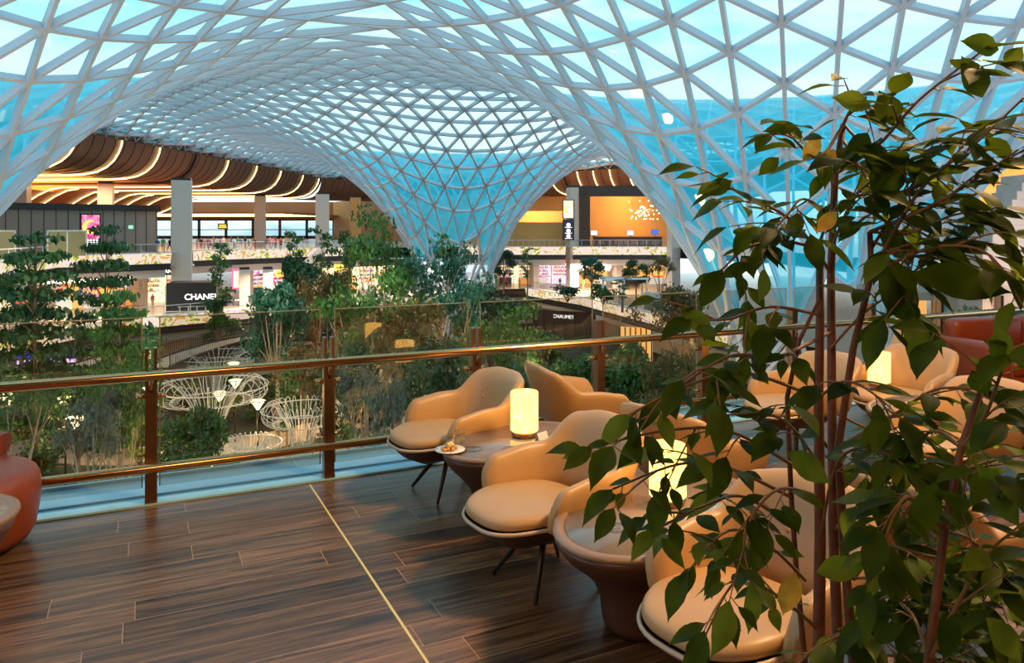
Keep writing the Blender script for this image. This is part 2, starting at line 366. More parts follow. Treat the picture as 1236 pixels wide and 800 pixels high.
def roof():
    az = R(21.0); a = Vector((math.sin(az), math.cos(az), 0))*LE; b = Vector((math.sin(az-R(60)), math.cos(az-R(60)), 0))*LE
    org = Vector((18.2, 48.0, 0))
    P = {}
    for i in range(-60, 61):
        for j in range(-60, 61):
            q = org+a*(i+.33)+b*(j+.33)
            if not (-62 < q.x < 82 and -12 < q.y < 180): continue
            if q.y < 2 and not q.y > -12: continue
            rm = remap(q)
            if rm is None: continue
            p, k, rho = rm
            d = eave_dist(Vector((p.x, p.y, 0)))
            if d < 0:
                if rho < RHOM-6: pass
                if d < -1.6: continue
                # pull the rim onto the edge line
                p = p.copy()
            zz = ZE+.42*max(0, d)**.9 if d > 0 else ZE
            p = Vector((p.x, p.y, smin(p.z, zz, 1.5)))
            P[(i, j)] = p
    E = set(); T = []
    for (i, j) in P:
        for di, dj in ((1, 0), (0, 1), (1, -1)):
            n = (i+di, j+dj)
            if n in P and (P[n]-P[(i, j)]).length < LE*2.6: E.add(((i, j), n))
        for tri in (((i, j), (i+1, j), (i, j+1)), ((i, j), (i+1, j-1), (i+1, j))):
            if all(k in P for k in tri) and max((P[tri[x]]-P[tri[(x+1) % 3]]).length for x in range(3)) < LE*2.6: T.append(tri)
    nor = {k: Vector((0, 0, 0)) for k in P}; cnt = {}
    for tr in T:
        n = (P[tr[1]]-P[tr[0]]).cross(P[tr[2]]-P[tr[0]])
        if n.length > 1e-6:
            n.normalize()
            for k in tr: nor[k] += n
        for x in range(3):
            e = frozenset((tr[x], tr[(x+1) % 3])); cnt[e] = cnt.get(e, 0)+1
    for k in nor:
        n = nor[k]
        if n.length < 1e-6: n = Vector((0, 0, 1))
        n.normalize()
        # point outwards (up / away from the trumpet's inside)
        nor[k] = n
    root = empty('ceiling'); struct(root, 'triangulated glass and steel vault with funnel shaped columns over the atrium garden')
    mb = MB(); idx = {}
    g = MB()
    for k in P: idx[k] = len(idx)
    g.add([P[k]+nor[k]*.02 for k in P], [tuple(idx[k] for k in tr) for tr in T])
    g.build('glass_panels', M['roofglass'], root)
    for (k1, k2) in E:
        n = (nor[k1]+nor[k2]); p1, p2 = P[k1], P[k2]; n = n.normalized() if n.length > .1 else Vector((0, 0, 1))
        edge = cnt.get(frozenset((k1, k2)), 0) < 2
        mb.bar(p1-n*.17, p2-n*.17, .18 if not edge else .3, .36, n)
    mb.build('steel_grid', M['steel'], root)
    nd = MB()
    for k in P:
        n = nor[k]; sd = n.orthogonal().normalized(); u = n.cross(sd)
        ring = lambda h: [P[k]-n*h+(sd*math.cos(a)+u*math.sin(a))*.2 for a in [math.pi/3*q for q in range(6)]]
        nd.add(ring(.02)+ring(.36), [(5,4,3,2,1,0), (6,7,8,9,10,11)]+[(q, (q+1) % 6, 6+(q+1) % 6, 6+q) for q in range(6)])
    nd.build('steel_nodes', M['steel'], root)
    return root
ROOF = roof()
# ------------------------------------------------------------------ the terminal around the garden
ZD, ZC, ZG = -1.3, -8.0, -14.0     # upper deck, concourse, garden
def V2(*p): return [Vector((x, y, 0)) for x, y in p]
def norm_out(pts, i):
    a = pts[max(i-1, 0)]; b = pts[min(i+1, len(pts)-1)]; t = (b-a).normalized(); return Vector((-t.y, t.x, 0))
def resample(pts, step):
    out = []
    for i in range(len(pts)-1):
        n = max(1, round((pts[i+1]-pts[i]).length/step))
        for k in range(n): out.append(pts[i].lerp(pts[i+1], k/n))
    out.append(pts[-1]); return out
def smooth_pts(pts, it=3):
    for _ in range(it):
        q = [pts[0]]
        for i in range(len(pts)-1):
            q += [pts[i].lerp(pts[i+1], .25), pts[i].lerp(pts[i+1], .75)]
        q.append(pts[-1]); pts = q
    return pts
def sweep(mb, pts, prof, mi=0, sm=True, thick=0):
    # prof: (u outward, z); pts run so that outward is on the left of travel
    rows = [[p+norm_out(pts, i)*u+Vector((0, 0, z)) for (u, z) in prof] for i, p in enumerate(pts)]
    mb.grid(rows, mi, sm); return mb
def uv_len(o, step_u, n):
    pass
M['timber'] = mat('timber_slats', (.20, .085, .045), .5, noise_amt=.12, nscale=.3)
M['timber_in'] = mat('timber_ceiling', (.36, .13, .04), .5, noise_amt=.12, nscale=.2)
M['joint'] = mat('dark_joint', (.02, .012, .01), .8)
M['greywall'] = mat('grey_pavilion_panel', (.30, .26, .23), .5)
M['terr_roof'] = mat('terminal_roof', (.06, .14, .18), .5)
M['column'] = mat('column_cladding', (.62, .56, .52), .4)
FASC = [(0, 12.3), (.15, 11.6), (.5, 10.8), (1.1, 9.9), (2.0, 9.15), (3.2, 8.6), (4.8, 8.3), (7, 8.2)]
INNER = [(7, 8.2), (27, 8.2), (29, 7.9), (31, 7.0), (33, 5.8), (35, 5.0), (37, 4.7), (60, 4.5)]
left_eave = resample(V2((-53, 14), (-52.3, 20), (-49.5, 60), (-47.2, 89), (-44.6, 112), (-42.6, 140), (-41, 165)), 4)
back_eave = resample(smooth_pts(V2((-41, 165), (-30, 176), (-8, 172), (2, 154), (11, 144), (28, 129)), 2), 4)
right_eave = resample(V2((28, 129), (44, 112), (52, 92), (58, 70), (70, 40)), 4)
# note: points run with the terminal on the left for the left side (travel +y -> outward is -x)
def eave_z(u):
    P = FASC+INNER[1:]
    for i in range(len(P)-1):
        if u <= P[i+1][0]:
            k = (u-P[i][0])/(P[i+1][0]-P[i][0]); return P[i][1]+(P[i+1][1]-P[i][1])*k
    return P[-1][1]
def eave_side(name, pts, umax, label):
    root = empty(name); struct(root, label)
    mb = MB(); sweep(mb, pts, FASC, 0)
    mb.build('curved_soffit', M['timber'], root)
    P = FASC+INNER[1:]
    inn = [(7, 8.2)]+[p for p in INNER[1:] if p[0] < umax]+[(umax, eave_z(umax))]
    mb = MB(); sweep(mb, pts, inn, 0)
    mb.build('timber_ceiling', M['timber_in'], root)
    # narrow dark joints between the soffit boards
    j = MB(); fine = resample(pts, 1.9)
    for i, p in enumerate(fine[1:-1], 1):
        n = norm_out(fine, i)
        j.tube([p+n*(u-.03)+Vector((0, 0, z-.03)) for u, z in FASC], .035, 4, sm=False)
    j.build('board_joints', M['joint'], root)
    # recess and edge truss above the soffit
    t = MB(); sweep(t, pts, [(0, 12.3), (.6, 12.32), (1.2, 12.4), (1.3, 13.7)], 0, False); t.build('edge_recess', M['charcoal'], root)
    t = MB(); f2 = resample(pts, 2.4)
    for i in range(len(f2)-1):
        a, b = f2[i]+Vector((0, 0, 12.3)), f2[i+1]+Vector((0, 0, 12.3)); m_ = (a+b)/2+Vector((0, 0, 1.0))-norm_out(f2, i)*.4
        t.tube([a, m_], .06, 4); t.tube([m_, b], .06, 4)
    t.tube([p+Vector((0, 0, 13.3))-norm_out(f2, i)*.4 for i, p in enumerate(f2)], .09, 5)
    t.build('edge_truss', M['steel'], root)
    t = MB(); sweep(t, pts, [(-.2, 13.75), (60 if umax > 20 else umax+20, 14.0)], 0, False); t.build('outer_roof', M['terr_roof'], root)
    return root
EL = eave_side('ceiling_left', left_eave, 58, 'curved timber eave and wavy timber ceiling of the left terminal hall')
EB = eave_side('ceiling_back', back_eave, 16, 'curved timber eave over the far terminal hall')
ER = eave_side('ceiling_right', right_eave, 20, 'curved timber eave at the right behind the tree')
ORD = ('first', 'second', 'third', 'fourth', 'fifth', 'sixth', 'seventh', 'eighth', 'ninth', 'tenth')
def led_strip(pts, base, n, umax, label, grp, u0=0.0):
    prof = [(u, z) for u, z in FASC+INNER[1:] if u0 <= u < umax]+[(umax, eave_z(umax))]
    mb = MB(); mb.tube([base+n*(u-.1)+Vector((0, 0, z-.13)) for u, z in prof], .085, 5, sm=False)
    o = mb.build('light_strip', M['led']); tag(o, label, 'light strip', grp); return o
def eave_pt(pts, Y):
    for i in range(len(pts)-1):
        if (pts[i].y-Y)*(pts[i+1].y-Y) <= 0 and pts[i].y != pts[i+1].y:
            k = (Y-pts[i].y)/(pts[i+1].y-pts[i].y); return pts[i].lerp(pts[i+1], k), norm_out([pts[i], pts[i+1]], 0)
for k, Y in enumerate((76, 84, 92, 100, 119, 130, 141, 153, 163)):
    p, n = eave_pt(left_eave, Y)
    led_strip(left_eave, p, n, 44, '%s from the left of the warm light strips curving down the left timber eave' % ORD[k], 'light strips of the left terminal ceiling')
for k, Y in enumerate((88, 96, 104, 123, 134, 146)):
    p, n = eave_pt(left_eave, Y)
    led_strip(left_eave, p, n, 44, '%s nearest of the warm light strips set deeper in the left timber ceiling' % ORD[k], 'inner light strips of the left terminal ceiling', 9)
bj = [(i, p) for i, p in enumerate(back_eave) if p.x > 2]
for k, X in enumerate((7.4, 12.2, 14.9, 17.6, 20.6)):
    i = [q for q in range(len(back_eave)-1) if back_eave[q].x <= X < back_eave[q+1].x and back_eave[q].y < 165][0]
    pb_ = back_eave[i].lerp(back_eave[i+1], (X-back_eave[i].x)/(back_eave[i+1].x-back_eave[i].x))
    led_strip(back_eave, pb_, norm_out(back_eave, i), 7, '%s from the left of the warm light strips on the far eave above the restaurant' % ORD[k], 'light strips of the far eave')
for k, Y in enumerate((76, 80.5, 85.5, 91)):
    p, n = eave_pt(right_eave, Y)
    led_strip(right_eave, p, n, 14, '%s nearest of the warm light strips on the timber eave at the right edge' % ORD[k], 'light strips of the right eave')
def black_joint(pts, Y, label):
    p, n = eave_pt(pts, Y); mb = MB(); mb.tube([p+n*(u-.12)+Vector((0, 0, z-.12)) for u, z in FASC+INNER[1:6]], .22, 6)
    o = mb.build('expansion_joint', M['black']); struct(o, label)
black_joint(left_eave, 109, 'black expansion joint in the left timber eave')
black_joint(left_eave, 164, 'black expansion joint at the far end of the left timber eave')
black_joint([p for p in back_eave if p.x > 2], 145.5, 'black expansion joint in the far timber eave')

# decks ---------------------------------------------------------------
deck_edge = V2((-46, 30), (-45, 50), (-44, 66), (-47.5, 80), (-40.1, 90), (-40.2, 97), (-30, 110), (-22.5, 116), (-8, 121), (-1.5, 118.5), (24, 118), (34, 98), (34.9, 70), (39, 66.5), (48, 60), (75, 50))
conc_edge = V2((-46, 40), (-43.5, 65), (-42, 80), (-32, 91), (-21, 103), (-5, 119), (2.3, 123), (9.6, 108), (16.5, 84), (20, 72), (25.5, 60), (25.0, 46), (29, 36), (50, 30), (75, 28))
def floor_poly(edge, z, far, name, m, label):
    mb = MB(); n = len(edge)
    rows = [[Vector((p.x, p.y, z)), Vector((q[0], q[1], z))] for p, q in zip(edge, far)]
    mb.grid(rows, 0, False); rows = [[Vector((p.x, p.y, z-1.6)), Vector((q[0], q[1], z-1.6))] for p, q in zip(edge, far)]
    mb.grid(rows, 1, False)
    o = mb.build(name, m); struct(o, label); return o
far_d = [(-115, 30), (-115, 50), (-115, 66), (-115, 90), (-115, 130), (-115, 215), (-60, 215), (-25, 215), (-8, 215), (0, 200), (30, 190), (60, 160), (90, 120), (95, 100), (95, 80), (95, 50)]
floor_poly(deck_edge, ZD, far_d, 'upper_deck_floor', [M['stone'], M['offwhite']], 'upper deck of the terminal around the atrium')
far_c = [(-115, 40), (-115, 65), (-115, 90), (-100, 150), (-60, 170), (-20, 170), (0, 170), (40, 165), (60, 150), (70, 120), (80, 100), (85, 80), (90, 60), (95, 45), (95, 28)]
floor_poly(conc_edge, ZC, far_c, 'concourse_floor', [M['stone'], M['offwhite']], 'glossy stone concourse floor below the upper deck')
def edge_band(edge, i0, i1, z, name, label, h=1.15, mname='ledband', seed=0):
    pts = edge[i0:i1+1]
    root = empty(name); tag(root, label, 'led display', 'flower display bands on the deck edges')
    a = MB(); sweep(a, pts, [(-.25, z+.06), (.02, z-h), (.3, z-h), (.3, z+.06), (-.25, z+.06)], 0, False); a.build('display', M[mname], root)
    b = MB(); sweep(b, pts, [(-.32, z+.06), (-.32, z+.16), (.5, z+.16), (.5, z+.06), (-.32, z+.06)], 0, False); b.build('top_trim', M['white'], root)
    b = MB(); sweep(b, pts, [(.05, z-h), (.05, z-h-.75), (2.5, z-h-.75)], 0, False); b.build('black_soffit', M['black'], root)
    b = MB(); sweep(b, pts, [(1.0, z-h-.75), (1.2, z-h-1.7), (6, z-h-1.9)], 0, False); b.build('white_soffit', M['white'], root)
    return root
edge_band(deck_edge, 0, 4, ZD, 'flower_display_band', 'glowing flower display band on the upper deck edge, left of the big column')
edge_band(deck_edge, 5, 7, ZD, 'flower_display_band', 'glowing flower display band on the upper deck edge, right of the big column')
edge_band(deck_edge, 8, 9, ZD, 'flower_display_band', 'flower display band on the upper deck edge behind the central glass funnel')
edge_band([Vector((-1.5, 118.5, 0)), Vector((8.3, 118.4, 0))], 0, 1, ZD, 'flower_display_band', 'flower display band under the far hall just right of the central glass funnel')
edge_band([Vector((9.4, 118.4, 0)), Vector((23.8, 118, 0))], 0, 1, ZD, 'flower_display_band', 'flower display band under the terrace of the far restaurant')
edge_band(deck_edge, 12, 13, ZD, 'flower_display_band', 'short flower display band above the jewellery store sign')
edge_band(conc_edge, 0, 3, ZC, 'flower_display_band', 'lower flower display band on the concourse edge at the left, behind the trees')
edge_band(conc_edge, 3, 5, ZC, 'flower_display_band', 'lower flower display band on the concourse edge behind the middle trees')
edge_band(conc_edge, 6, 9, ZC, 'flower_display_band', 'long flower display band sweeping down the concourse edge right of the central funnel')
def far_rail(pts, z, step, label, glass=True, h=1.1):
    root = empty('far_balustrade'); tag(root, label, 'balustrade')
    pts = resample(pts, 3.0); r = MB(); r.tube([p+Vector((0, 0, z+h)) for p in pts], .05, 5); r.build('handrail', M['steel'], root)
    if glass:
        g = MB(); sweep(g, pts, [(0, z+.1), (0, z+h-.08)], 0, False); g.build('glass_infill', M['clear'], root)
    base = None; tot = 0
    sp = resample(pts, step)[:90]
    for p in sp:
        if base is None:
            b = MB(); b.box((0, 0, h/2), (.07, .07, h)); base = b.build('post', M['steel'], root); o = base
        else: o = base.copy(); COL.objects.link(o)
        o.location = p+Vector((0, 0, z))
    return root
off = lambda e, i0, i1, d: [p+norm_out(e, i0+k)*d for k, p in enumerate(e[i0:i1+1])]
far_rail(off(deck_edge, 1, 4, .5), ZD, 2.2, 'steel and glass balustrade on the upper deck in front of the grey pavilion')
far_rail(off(deck_edge, 5, 7, .5), ZD, 2.2, 'steel and glass balustrade on the upper deck right of the big column')
far_rail([Vector((-1.5, 119.3, 0)), Vector((8.3, 119.2, 0))], ZD, .8, 'balustrade in front of the orange hall beside the central funnel', False)
far_rail([Vector((9.4, 119.2, 0)), Vector((23.8, 119, 0))], ZD, 1.2, 'balustrade in front of the far restaurant terrace')
far_rail(off(conc_edge, 1, 3, .6), ZC, 2.2, 'balustrade on the concourse edge beside the black boutique')
far_rail(off(conc_edge, 6, 9, .6), ZC, 2.2, 'balustrade along the concourse edge in front of the right hand shops')
# back walls and the rear glazing -------------------------------------
def wall(name, a, b, z0, z1, m, label, th=.4):
    a, b = Vector((*a, 0)), Vector((*b, 0)); d = b-a; mb = MB()
    mb.box((a+b)/2+Vector((0, 0, (z0+z1)/2)), (d.length, th, z1-z0), math.atan2(d.y, d.x)); o = mb.build(name, m); struct(o, label); return o
wall('wall_back', (-118, 215), (-48, 215), 4.0, 9, M['timber_in'], 'timber wall above the rear windows')
def rear_window(x0, x1, label):
    w = empty('window_1'); struct(w, label)
    f = MB()
    n = int((x1-x0)/7)
    for k in range(n+1): f.box((x0+(x1-x0)*k/n, 215, 1.3), (.7, .4, 5.4))
    f.box(((x0+x1)/2, 215, 3.9), (x1-x0, .4, .4)); f.box(((x0+x1)/2, 215, -.9), (x1-x0, .4, .8)); f.box(((x0+x1)/2, 215, 1.2), (x1-x0, .2, .2))
    f.build('window_frame', M['charcoal'], w)
    g = MB(); g.box(((x0+x1)/2, 215.1, 1.4), (x1-x0, .05, 5)); g.build('window_glass', glassy('window_tint', (.85, .97, 1.0)), w)
rear_window(-118, -50, 'rear daylight windows of the upper deck')
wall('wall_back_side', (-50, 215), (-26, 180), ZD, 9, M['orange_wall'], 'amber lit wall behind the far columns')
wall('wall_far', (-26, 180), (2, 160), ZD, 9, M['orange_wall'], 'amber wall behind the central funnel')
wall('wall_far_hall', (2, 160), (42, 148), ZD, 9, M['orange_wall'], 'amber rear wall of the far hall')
m = MB(); m.box((-84, 192, 5.0), (72, 46, .3)); o = m.build('ceiling_rear', M['timber_in']); struct(o, 'low timber ceiling in front of the rear windows')
for k in range(7):
    m = MB(); m.box((-82, 172+k*6, 4.8), (62, .25, .06)); o = m.build('light_strip', M['led']); tag(o, '%s nearest of the straight light strips on the low rear ceiling above the crowd' % ORD[k], 'light strip', 'straight light strips of the rear ceiling')
wall('wall_left_end', (-118, 30), (-118, 215), ZC, 9, M['orange_wall'], 'wall at the far left of the terminal')
# columns
def column(px, Y, w, z0, z1, label, d=None, rz=.35, m='column'):
    root = empty('column', (gx(px, Y), Y, z0), rz); tag(root, label, 'column')
    a = MB(); h = z1-z0; a.box((0, 0, h/2-.15), (w, d or w, h-.3)); a.build('shaft', M[m], root, bevel=.06)
    a = MB(); a.box((0, 0, h-.15), (w*.94, (d or w)*.94, .3)); a.build('shadow_gap', M['black'], root)
    return root
column(219.5, 93.5, 2.3, -6.4, 7.75, 'tallest white column in front of the upper deck, left of centre')
column(128, 108, 1.9, ZD, 8.2, 'amber lit column above the grey pavilion')
column(314, 150, 2.1, ZD, 8.2, 'slim amber column between the rear windows')
column(389, 142, 2.3, ZD, 8.2, 'white column standing nearest the central funnel')
column(429, 158, 2.0, ZD, 8.2, 'slim column just left of the central funnel', m='orange_wall')
column(295, 96, 1.3, ZC, -3.2, 'short white column under the upper deck at centre left', d=1.3)
column(323, 97, 1.2, ZC, -3.2, 'short white column under the upper deck, right of its pair', d=1.2)
column(20, 92, 2.6, 4.0, 8.3, 'boxy panelled column above the left end of the grey pavilion')
column(691, 120, 1.5, ZC, 8.3, 'pale column between the far hall and the restaurant')
column(813, 117, 1.5, ZC, 8.2, 'pale column at the right end of the far restaurant')
column(745, 123, 1.2, ZC, -3.2, 'short pale column under the restaurant terrace')
column(646, 123, 1.0, ZC, -3.2, 'short pale column between the shops under the far hall')
column(1165, 68, 1.7, ZD, 8.2, 'white column right of the patterned screen')
column(1168, 69, 2.3, ZC, -2.6, 'white column right of the teal store window')

# grey pavilion on the left deck --------------------------------------
def uvbox(mb_o): pass
pav = empty('grey_pavilion'); tag(pav, 'low grey panelled pavilion with a black roof edge on the left upper deck', 'pavilion')
pa, pb = Vector((-68, 74, 0)), Vector((gx(190, 97), 97, 0)); dv = (pb-pa); du = dv.normalized(); dn = Vector((-du.y, du.x, 0)); pang = math.atan2(du.y, du.x)
a = MB(); a.box((pa+pb)/2+dn*6+Vector((0, 0, 1.25)), (dv.length, 12, 5.1), pang); a.build('body', M['greywall'], pav)
a = MB(); a.box((pa+pb)/2+dn*5.8+Vector((0, 0, 4.15)), (dv.length+.5, 12.6, .75), pang); a.build('roof_edge', M['black'], pav)
a = MB(); L_ = dv.length
k = 0.0
while k < L_: a.box(pa+du*k-dn*.03+Vector((0, 0, 1.25)), (.05, .08, 5.1), pang); k += 1.25
a.build('panel_joints', M['joint'], pav)
def screen(base, w, h, ang, mdisp, name, label, cat, parts=None):
    root = empty(name, base, ang); tag(root, label, cat)
    a = MB(); a.box((0, 0, h/2), (w+.3, .25, h+.3)); a.build('frame', M['black'], root)
    a = MB(); a.box((0, -.15, h/2), (w, .06, h)); a.build('display', mdisp, root)
    return root
def text(parent, s, loc, size, m, rot=(R(90), 0, 0), ext=.02, align='CENTER', name='lettering'):
    c = bpy.data.curves.new(name, 'FONT'); c.body = s; c.size = size; c.extrude = ext; c.align_x = align; c.align_y = 'CENTER'
    o = bpy.data.objects.new(name, c); COL.objects.link(o); o.location = loc; o.rotation_euler = rot; c.materials.append(m)
    me = bpy.data.meshes.new_from_object(o); bpy.data.objects.remove(o); me.name = name
    o = bpy.data.objects.new(name, me); COL.objects.link(o); o.location = loc; o.rotation_euler = rot; o.parent = parent; return o
M['letters'] = emat('lit_letters', (1.0, .95, .85), 3.0); M['letters_w'] = emat('white_screen_text', (1, 1, 1), 1.6)
M['adpink'] = led_mat('pink_moon_advert', 9, 1.5, .8, [(.3, (.35, .03, .12)), (.45, (.8, .12, .3)), (.6, (1, .3, .45)), (.75, (1, .7, .6))])
M['yel'] = emat('advert_yellow', (1, .62, .08), 2.0); M['adpale'] = led_mat('peach_advert', 11, 1.6, .8, [(.3, (1, .35, .2)), (.45, (1, .7, .4)), (.6, (1, .9, .75)), (.75, (1, .5, .6))])
M['navy'] = mat('navy_screen', (.01, .01, .03), .3, emis=(.02, .02, .06), estr=.5)
def crescent(parent, c, r, m):
    a = MB(); vs = []
    n = 18
    for k in range(n+1):
        t = R(70+220*k/n); t2 = R(60+240*k/n)
        vs.append((c[0]+r*math.cos(t), c[1], c[2]+r*math.sin(t))); vs.append((c[0]+r*.32+r*.78*math.cos(t2), c[1], c[2]+r*.78*math.sin(t2)))
    vs += [(x, y+.05, z) for x, y, z in vs]; o_ = 2*(n+1)
    fs = []
    for k in range(n): fs.append((2*k, 2*k+1, 2*k+3, 2*k+2)); fs.append((o_+2*k, o_+2*k+2, o_+2*k+3, o_+2*k+1))
    a.add(vs, fs); return a.build('crescent', m, parent)
s1 = screen(at(109, 298, 84)-Vector((0, 0, 0)), 1.75, 3.5, pang, M['adpink'], 'advert_screen', 'pink crescent moon advert screen on the grey pavilion', 'screen')
crescent(s1, (-.1, -.22, 2.2), .75, M['yel'])
a = MB(); a.box((0, -.19, .45), (1.75, .06, .95)); a.build('caption_panel', M['navy'], s1)
for k_, (zz, ss) in enumerate(((.75, .28), (.5, .2), (.22, .4))):
    a = MB()
    for q in range(5): a.box((-.6+q*.3, -.24, zz), (.2, .03, ss*.7))
    a.build('caption_line', M['letters_w'], s1)
s2 = screen(at(686, 263, 119), 1.5, 2.7, 0, M['adpale'], 'advert_screen', 'peach crescent moon advert screen beside the far restaurant', 'screen'); crescent(s2, (0, -.2, 1.3), .6, M['yel'])
s3 = screen(at(686, 288.5, 119), 1.5, 2.9, 0, M['navy'], 'information_screen', 'dark screen with white dotted text below the peach advert', 'screen')
for zz in (.5, 1.3, 2.2):
    a = MB(); a.lathe([(.0, 0), (.32, 0), (.32, .05), (0, .05)], (0, 0, 0), 14); a.v = [Vector((v.x, -.2-v.z, zz+v.y)) for v in a.v]; a.build('text_badge', M['letters_w'], s3)
    a = MB(); a.box((0, -.22, zz-.38), (1.1, .03, .1)); a.build('text_line', M['letters_w'], s3)
# glass partitions in front of the pavilion
def partition(px0, px1, Y, label):
    root = empty('glass_partition', at((px0+px1)/2, 300, Y).xy.to_3d()+Vector((0, 0, ZD)), pang); tag(root, label, 'partition')
    w = (px1-px0)*Y/F; a = MB()
    for x in (-w/2, 0, w/2): a.box((x, 0, 1.35), (.14, .14, 2.7))
    a.box((0, 0, 2.7), (w+.14, .14, .14)); a.build('frame', M['white'], root)
    a = MB(); a.box((0, 0, 1.35), (w, .04, 2.6)); a.build('pane', mat('frosted_olive_glass', (.34, .30, .14), .3), root)
partition(60, 102, 80, 'white framed olive glass partition left of the pink advert'); partition(-22, 15, 76, 'white framed glass partition at the left edge of the picture')
ex = empty('exit_sign', at(158, 274, 91), pang); tag(ex, 'small green lit exit sign on the grey pavilion wall', 'sign'); a = MB(); a.box((0, 0, 0), (.5, .08, .4)); a.build('face', emat('green_sign', (.25, 1, .45), 1.5), ex)
gs = empty('gate_sign', at(269, 273, 150)); tag(gs, 'hanging black gate sign with yellow text over the crowd', 'sign')
a = MB(); a.box((0, 0, 0), (1.9, .2, 1.1)); a.build('board', M['black'], gs); a = MB(); a.box((0, -.13, .2), (1.3, .04, .22)); a.box((0, -.13, -.2), (1.5, .04, .22)); a.build('text_line', M['yel'], gs)
# ------------------------------------------------------------------ shops of the concourse
GOODS = [mat('goods_'+n, c, .5, emis=c, estr=.6) for n, c in (('red', (.7, .06, .05)), ('gold', (.9, .5, .1)), ('white', (.8, .75, .65)), ('purple', (.35, .15, .6)), ('teal', (.1, .5, .5)), ('amber', (.8, .35, .08)), ('black', (.03, .03, .03)))]
def shop(a, b, disp, label, sign=None, signmat=None, fascia='charcoal', z=ZC, h=4.6, seed=0, shelves=True, depth=3.2):
    a, b = Vector((*a, 0)), Vector((*b, 0)); d = b-a; w = d.length; ang = math.atan2(d.y, d.x)
    root = empty('shop_front', (a+b)/2+Vector((0, 0, z)), ang); tag(root, label, 'shop')
    rnd = random.Random(seed+11)
    m = MB(); m.box((0, depth, h/2), (w, .2, h)); m.build('lit_back_wall', disp, root)
    m = MB()
    for x in (-w/2+.3, w/2-.3): m.box((x, depth/2, h/2), (.5, depth, h))
    m.build('side_pier', M['offwhite'], root)
    m = MB(); m.box((0, .1, h-.45), (w, .5, .9)); m.build('fascia', M[fascia], root)
    m = MB(); m.box((0, depth/2, h-.02), (w, depth, .1)); m.build('shop_ceiling', M['offwhite'], root)
    n = max(2, int(w/3.2))
    for k in range(1, n):
        m = MB(); m.box((-w/2+w*k/n, .1, (h-.9)/2), (.12, .14, h-.9)); m.build('mullion', M['white'], root)
    for k in range(n):
        x = -w/2+w*(k+.5)/n
        if rnd.random() < .75:
            s = MB(); s.box((x, 1.9, .55), (w/n*.62, .6, 1.1)); o = s.build('display_counter', GOODS[rnd.choice([2, 2, 5, 6])], root)
            g = MB()
            for q in range(6): g.box((x+(q-2.5)*.3, 1.8, 1.1+.15), (.2, .2, .2+.25*rnd.random()))
            g.build('goods', GOODS[rnd.choice([0, 1, 3, 4, 5])], o)
        if shelves:
            s = MB(); g = [MB() for _ in GOODS]
            for zz in (1.5, 2.1, 2.7):
                s.box((x, depth-.4, zz), (w/n*.7, .4, .06))
                for q in range(9):
                    gi = rnd.randrange(len(GOODS)); hh = .15+.3*rnd.random(); g[gi].box((x-w/n*.3+q*w/n*.075, depth-.45, zz+.03+hh/2), (w/n*.05, .2, hh))
            so = s.build('shelves', M['white'], root)
            for gi, gm in enumerate(g):
                if gm.v: gm.build('shelf_goods', GOODS[gi], so)
    if sign: text(root, sign, (0, -.2, h-.45), .62, signmat or M['letters'], ext=.04, name='sign_lettering')
    return root
shop((-66, 66), (-60, 78), M['shop_warm'], 'lit shop at the far left under the upper deck behind the first tree', seed=1)
shop((-60, 78), (-53, 88), M['shop_warm'], 'golden lit shop between the left trees under the upper deck', seed=2)
shop((-53, 88), (-46.2, 96), M['shop_gold'], 'bright shop behind the slender layered tree', seed=3)
shop((-46.2, 96), (-41.6, 99), M['shop_warm'], 'small corner boutique with black fascia and lit name beside the black box', 'CHANEL', seed=4, fascia='black')
shop((-37, 108), (-29, 114), M['shop_pink'], 'bright pink and yellow shop behind the crowd at centre left', seed=5, fascia='offwhite')
shop((-29, 114), (-17, 124), M['shop_warm'], 'shop with yellow signs half hidden by the middle trees', seed=6)
shop((-3, 132), (3.5, 131), M['shop_warm'], 'shop beside the central glass funnel with a red display', seed=7, fascia='shop_red')
shop((3.5, 131), (10, 131), M['shop_pink'], 'red framed shop with colourful counters under the far hall', seed=8, fascia='shop_red')
shop((10.5, 131), (17.2, 131), M['shop_gold'], 'amber lit shop with two globe chandeliers under the restaurant', seed=9, fascia='shop_red', shelves=False)
shop((18.5, 131), (27.5, 131), M['shop_gold'], 'tall glazed shop at the right end below the restaurant', seed=10, fascia='dark', shelves=False)
# dark ground for lower level behind concourse edge
def offs(e, i0, i1, d): return [p+norm_out(e, i0+k)*d for k, p in enumerate(e[i0:i1+1])]
lw = MB(); sweep(lw, offs(conc_edge, 0, 9, 5), [(0, ZG), (0, ZC-1.6)], 0, False); o = lw.build('garden_level_wall', M['offwhite']); struct(o, 'wall of the garden level behind the trees')
for (px0, px1, Yq, mm, lab) in ((748, 788, 90, 'shop_gold', 'amber lit window of the garden level, right of the street trees'), (640, 722, 108, 'dark', 'dark brown shopfront of the garden level below the sweeping band'), (125, 180, 84, 'shop_gold', 'amber lit window of the garden level behind the left bridge')):
    r_ = empty('lower_shop_window', (gx((px0+px1)/2, Yq), Yq, ZG+.2), -.5 if px0 > 600 else .5); tag(r_, lab, 'shop window')
    w_ = (px1-px0)*Yq/F; q = MB(); q.box((0, 0, 1.9), (w_, .3, 3.8)); q.build('panel', M[mm], r_)
    q = MB()
    for k in range(7): q.box((-w_/2+w_*k/6, -.2, 1.9), (.12, .15, 3.8))
    q.build('mullions', M['charcoal'], r_)
    if px0 == 640: text(r_, 'CHAUMET', (0, -.25, 3.0), .7, M['letters_w'])
